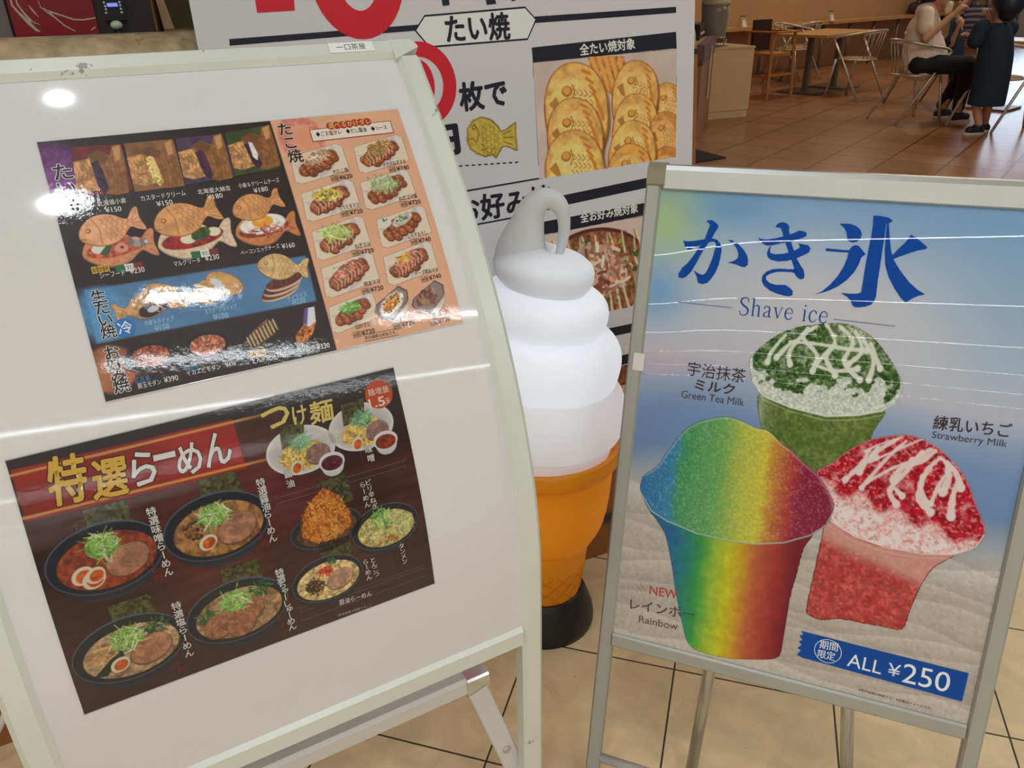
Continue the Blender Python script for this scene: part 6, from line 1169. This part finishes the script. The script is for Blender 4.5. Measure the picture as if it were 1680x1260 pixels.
flesh('trousers',[(hn,kn1,.098,.078),(hf,kn2,.096,.076),(kn1,(4.475,8.112,.13),.076,.056),(kn2,(4.445,8.365,.13),.076,.056),((4.023,8.203,0.526),.128,(1.2,1.2,.72))],navy_tr,wom)
flesh('hair',[(V(hd_)-fd*.03+Vector((0,0,.03)),.112),(V(hd_)-fd*.07,.10),(tuple(V(hd_)-fd*.10+Vector((0,0,-.06))),(3.982,8.223,1.026),.06,.05),((3.982,8.223,1.026),(3.912,8.258,0.857),.05,.018)],hairm,wom)
flesh('collar',[((4.052,8.134,1.037),(4.096,8.134,0.995),.030,.022),((4.048,8.158,1.058),.04)],mat('coral_cloth',(214,104,88),.7),wom,.008)
shoe(an1,(4.62,8.13,0),wom); shoe(an2,(4.58,8.41,0),wom)
bun = flesh('bun',[((4.164,8.101,1.026),.045,(.8,.8,1.2)),((4.167,8.099,1.057),.034)],mat('pale_bread',(232,214,184),.7),None if False else wom,.008)
bun.parent = None; bun.matrix_parent_inverse = Matrix.Identity(4); bun.name = 'sandwich'; tag(bun,'pale sandwich held up in the seated woman\'s hands','food')
# standing child seen from behind
kid = thing('person','child with black hair in a long navy dress, standing with back half turned','person',(4.30,7.46,0))
fk = V((3.941,7.657,1.109))-V((4.346,7.424,1.105)); fk.z = 0; fk.normalize(); fk = (fk*.75+Vector((.35,.75,0))*.6).normalized()
hc_ = (4.305,7.447,1.110); nk = (4.303,7.448,0.943); s1_ = (4.145,7.424,0.890); s2_ = (4.419,7.474,0.882); pel = (4.312,7.443,0.529)
a1 = (4.31,7.40,.075); a2 = (4.43,7.52,.075); e1 = (4.109,7.422,0.793); w1 = (4.118,7.555,0.825); e2 = (4.330,7.617,0.808); w2 = (4.286,7.620,0.967)
flesh('body',[(pel,(4.292,7.455,0.817),.08,.075),((4.292,7.455,0.817),nk,.07,.042),(nk,hc_,.042,.05),(s1_,e1,.038,.034),(e1,w1,.034,.022),(s2_,e2,.038,.032),(e2,w2,.032,.022),((4.289,7.433,0.469),(4.266,7.446,0.261),.05,.044),((4.372,7.443,0.467),(4.371,7.444,0.260),.05,.044),((4.266,7.446,0.261),a1,.044,.032),((4.371,7.444,0.260),a2,.044,.032)]+hand(w1,V((4.102,7.610,0.833))-V(w1),(0,0,1),.75,.5)+hand(w2,V((4.256,7.637,1.035))-V(w2),-fk,.75,.6)+head(hc_,fk,.105),mat('child_skin',(190,140,116),.5,var=.04,scale=12),kid)
eyes(hc_,fk,.105,kid)
flesh('hair',[(V(hc_)+Vector((0,0,.02))-fk*.02,.124),(V(hc_)-fk*.05+Vector((0,0,-.03)),.118),(V(hc_)-fk*.05+Vector((0,0,-.09)),.085)],mat('blue_black_hair',(22,34,52),.45,var=.1,scale=60),kid)
dr = MB(); vd = V((4.302,7.449,0.619)); vd.z = 0; vd.normalize(); vr = Vector((vd.y,-vd.x,0)); rg = []
for l,r_ in zip([(4.254,7.477,0.929),(4.195,7.511,0.899),(4.194,7.511,0.816),(4.202,7.506,0.667),(4.206,7.504,0.515),(4.210,7.502,0.360),(4.209,7.502,0.276),(4.210,7.502,0.250)],[(4.341,7.427,0.934),(4.378,7.405,0.905),(4.419,7.381,0.819),(4.449,7.364,0.673),(4.463,7.356,0.524),(4.470,7.352,0.372),(4.472,7.351,0.280),(4.470,7.352,0.249)]):
    l = V(l); r_ = V(r_); cc_ = (l+r_)/2; hw_ = (r_-l).length/2; ax_ = (r_-l).normalized(); rg.append([cc_+ax_*hw_*math.cos(t)+vd*min(hw_*.80,.165)*math.sin(t) for t in [2*math.pi*k/24 for k in range(24)]])
dr.add([p for q in rg for p in q],[(j*24+k,j*24+(k+1)%24,(j+1)*24+(k+1)%24,(j+1)*24+k) for j in range(len(rg)-1) for k in range(24)]+[tuple(range(23,-1,-1)),tuple((len(rg)-1)*24+k for k in range(24))])
flesh('dress',[(s1_,e1,.074,.068),(s2_,(4.390,7.490,0.784),.07,.06)],navy_d,kid,.010,dr)
shoe(a1,tuple(V(a1)+fk*.0+Vector((-.13,-.02,0))),kid,.82); shoe(a2,tuple(V(a2)+Vector((-.13,-.02,0))),kid,.82)
# small child behind
k2 = thing('person','small child in navy with a pale grey cap, seated behind the woman\'s hands','person',(4.64,9.18,0))
fk2 = V((-.45,-.9,0)).normalized(); h2 = (4.695,8.961,1.074)
flesh('body',[((4.737,8.940,0.504),(4.683,8.968,0.845),.10,.09),((4.683,8.968,0.845),h2,.05,.05),((4.602,8.919,0.814),(4.654,8.847,0.654),.034,.03),((4.654,8.847,0.654),(4.666,8.797,0.841),.03,.02),((4.778,8.986,0.808),(4.816,8.944,0.668),.034,.03),((4.816,8.944,0.668),(4.732,8.875,0.814),.03,.02),((4.684,8.911,0.471),(4.647,8.672,0.468),.06,.05),((4.814,8.946,0.466),(4.745,8.689,0.465),.06,.05),((4.647,8.672,0.468),(4.717,8.669,0.169),.045,.03),((4.745,8.689,0.465),(4.811,8.677,0.166),.045,.03)]+hand((4.666,8.797,0.841),(0,0,1),fk2,.7,.5)+hand((4.732,8.875,0.814),(0,0,1),fk2,.7,.5)+head(h2,fk2,.10),mat('child_skin',(190,140,116),.5),k2)
eyes(h2,fk2,.10,k2)
flesh('top',[((4.732,8.942,0.527),(4.688,8.965,0.822),.125,.11),((4.609,8.938,0.825),(4.650,8.861,0.677),.055,.045),((4.766,8.981,0.820),(4.802,8.940,0.693),.055,.045)],navy_d,k2)
flesh('trousers',[((4.712,8.931,0.481),(4.647,8.672,0.468),.085,.062),((4.802,8.929,0.479),(4.745,8.689,0.465),.085,.062),((4.647,8.672,0.468),(4.710,8.673,0.205),.058,.042),((4.745,8.689,0.465),(4.804,8.681,0.202),.058,.042)],navy_tr,k2)
flesh('cap',[(V(h2)+Vector((0,0,.045)),.108,(1,1,.72)),(tuple(V(h2)+fk2*.06+Vector((0,0,.04))),tuple(V(h2)+fk2*.15+Vector((0,0,.02))),.04,.02)],mat('pale_grey_cap',(160,172,176),.8),k2)
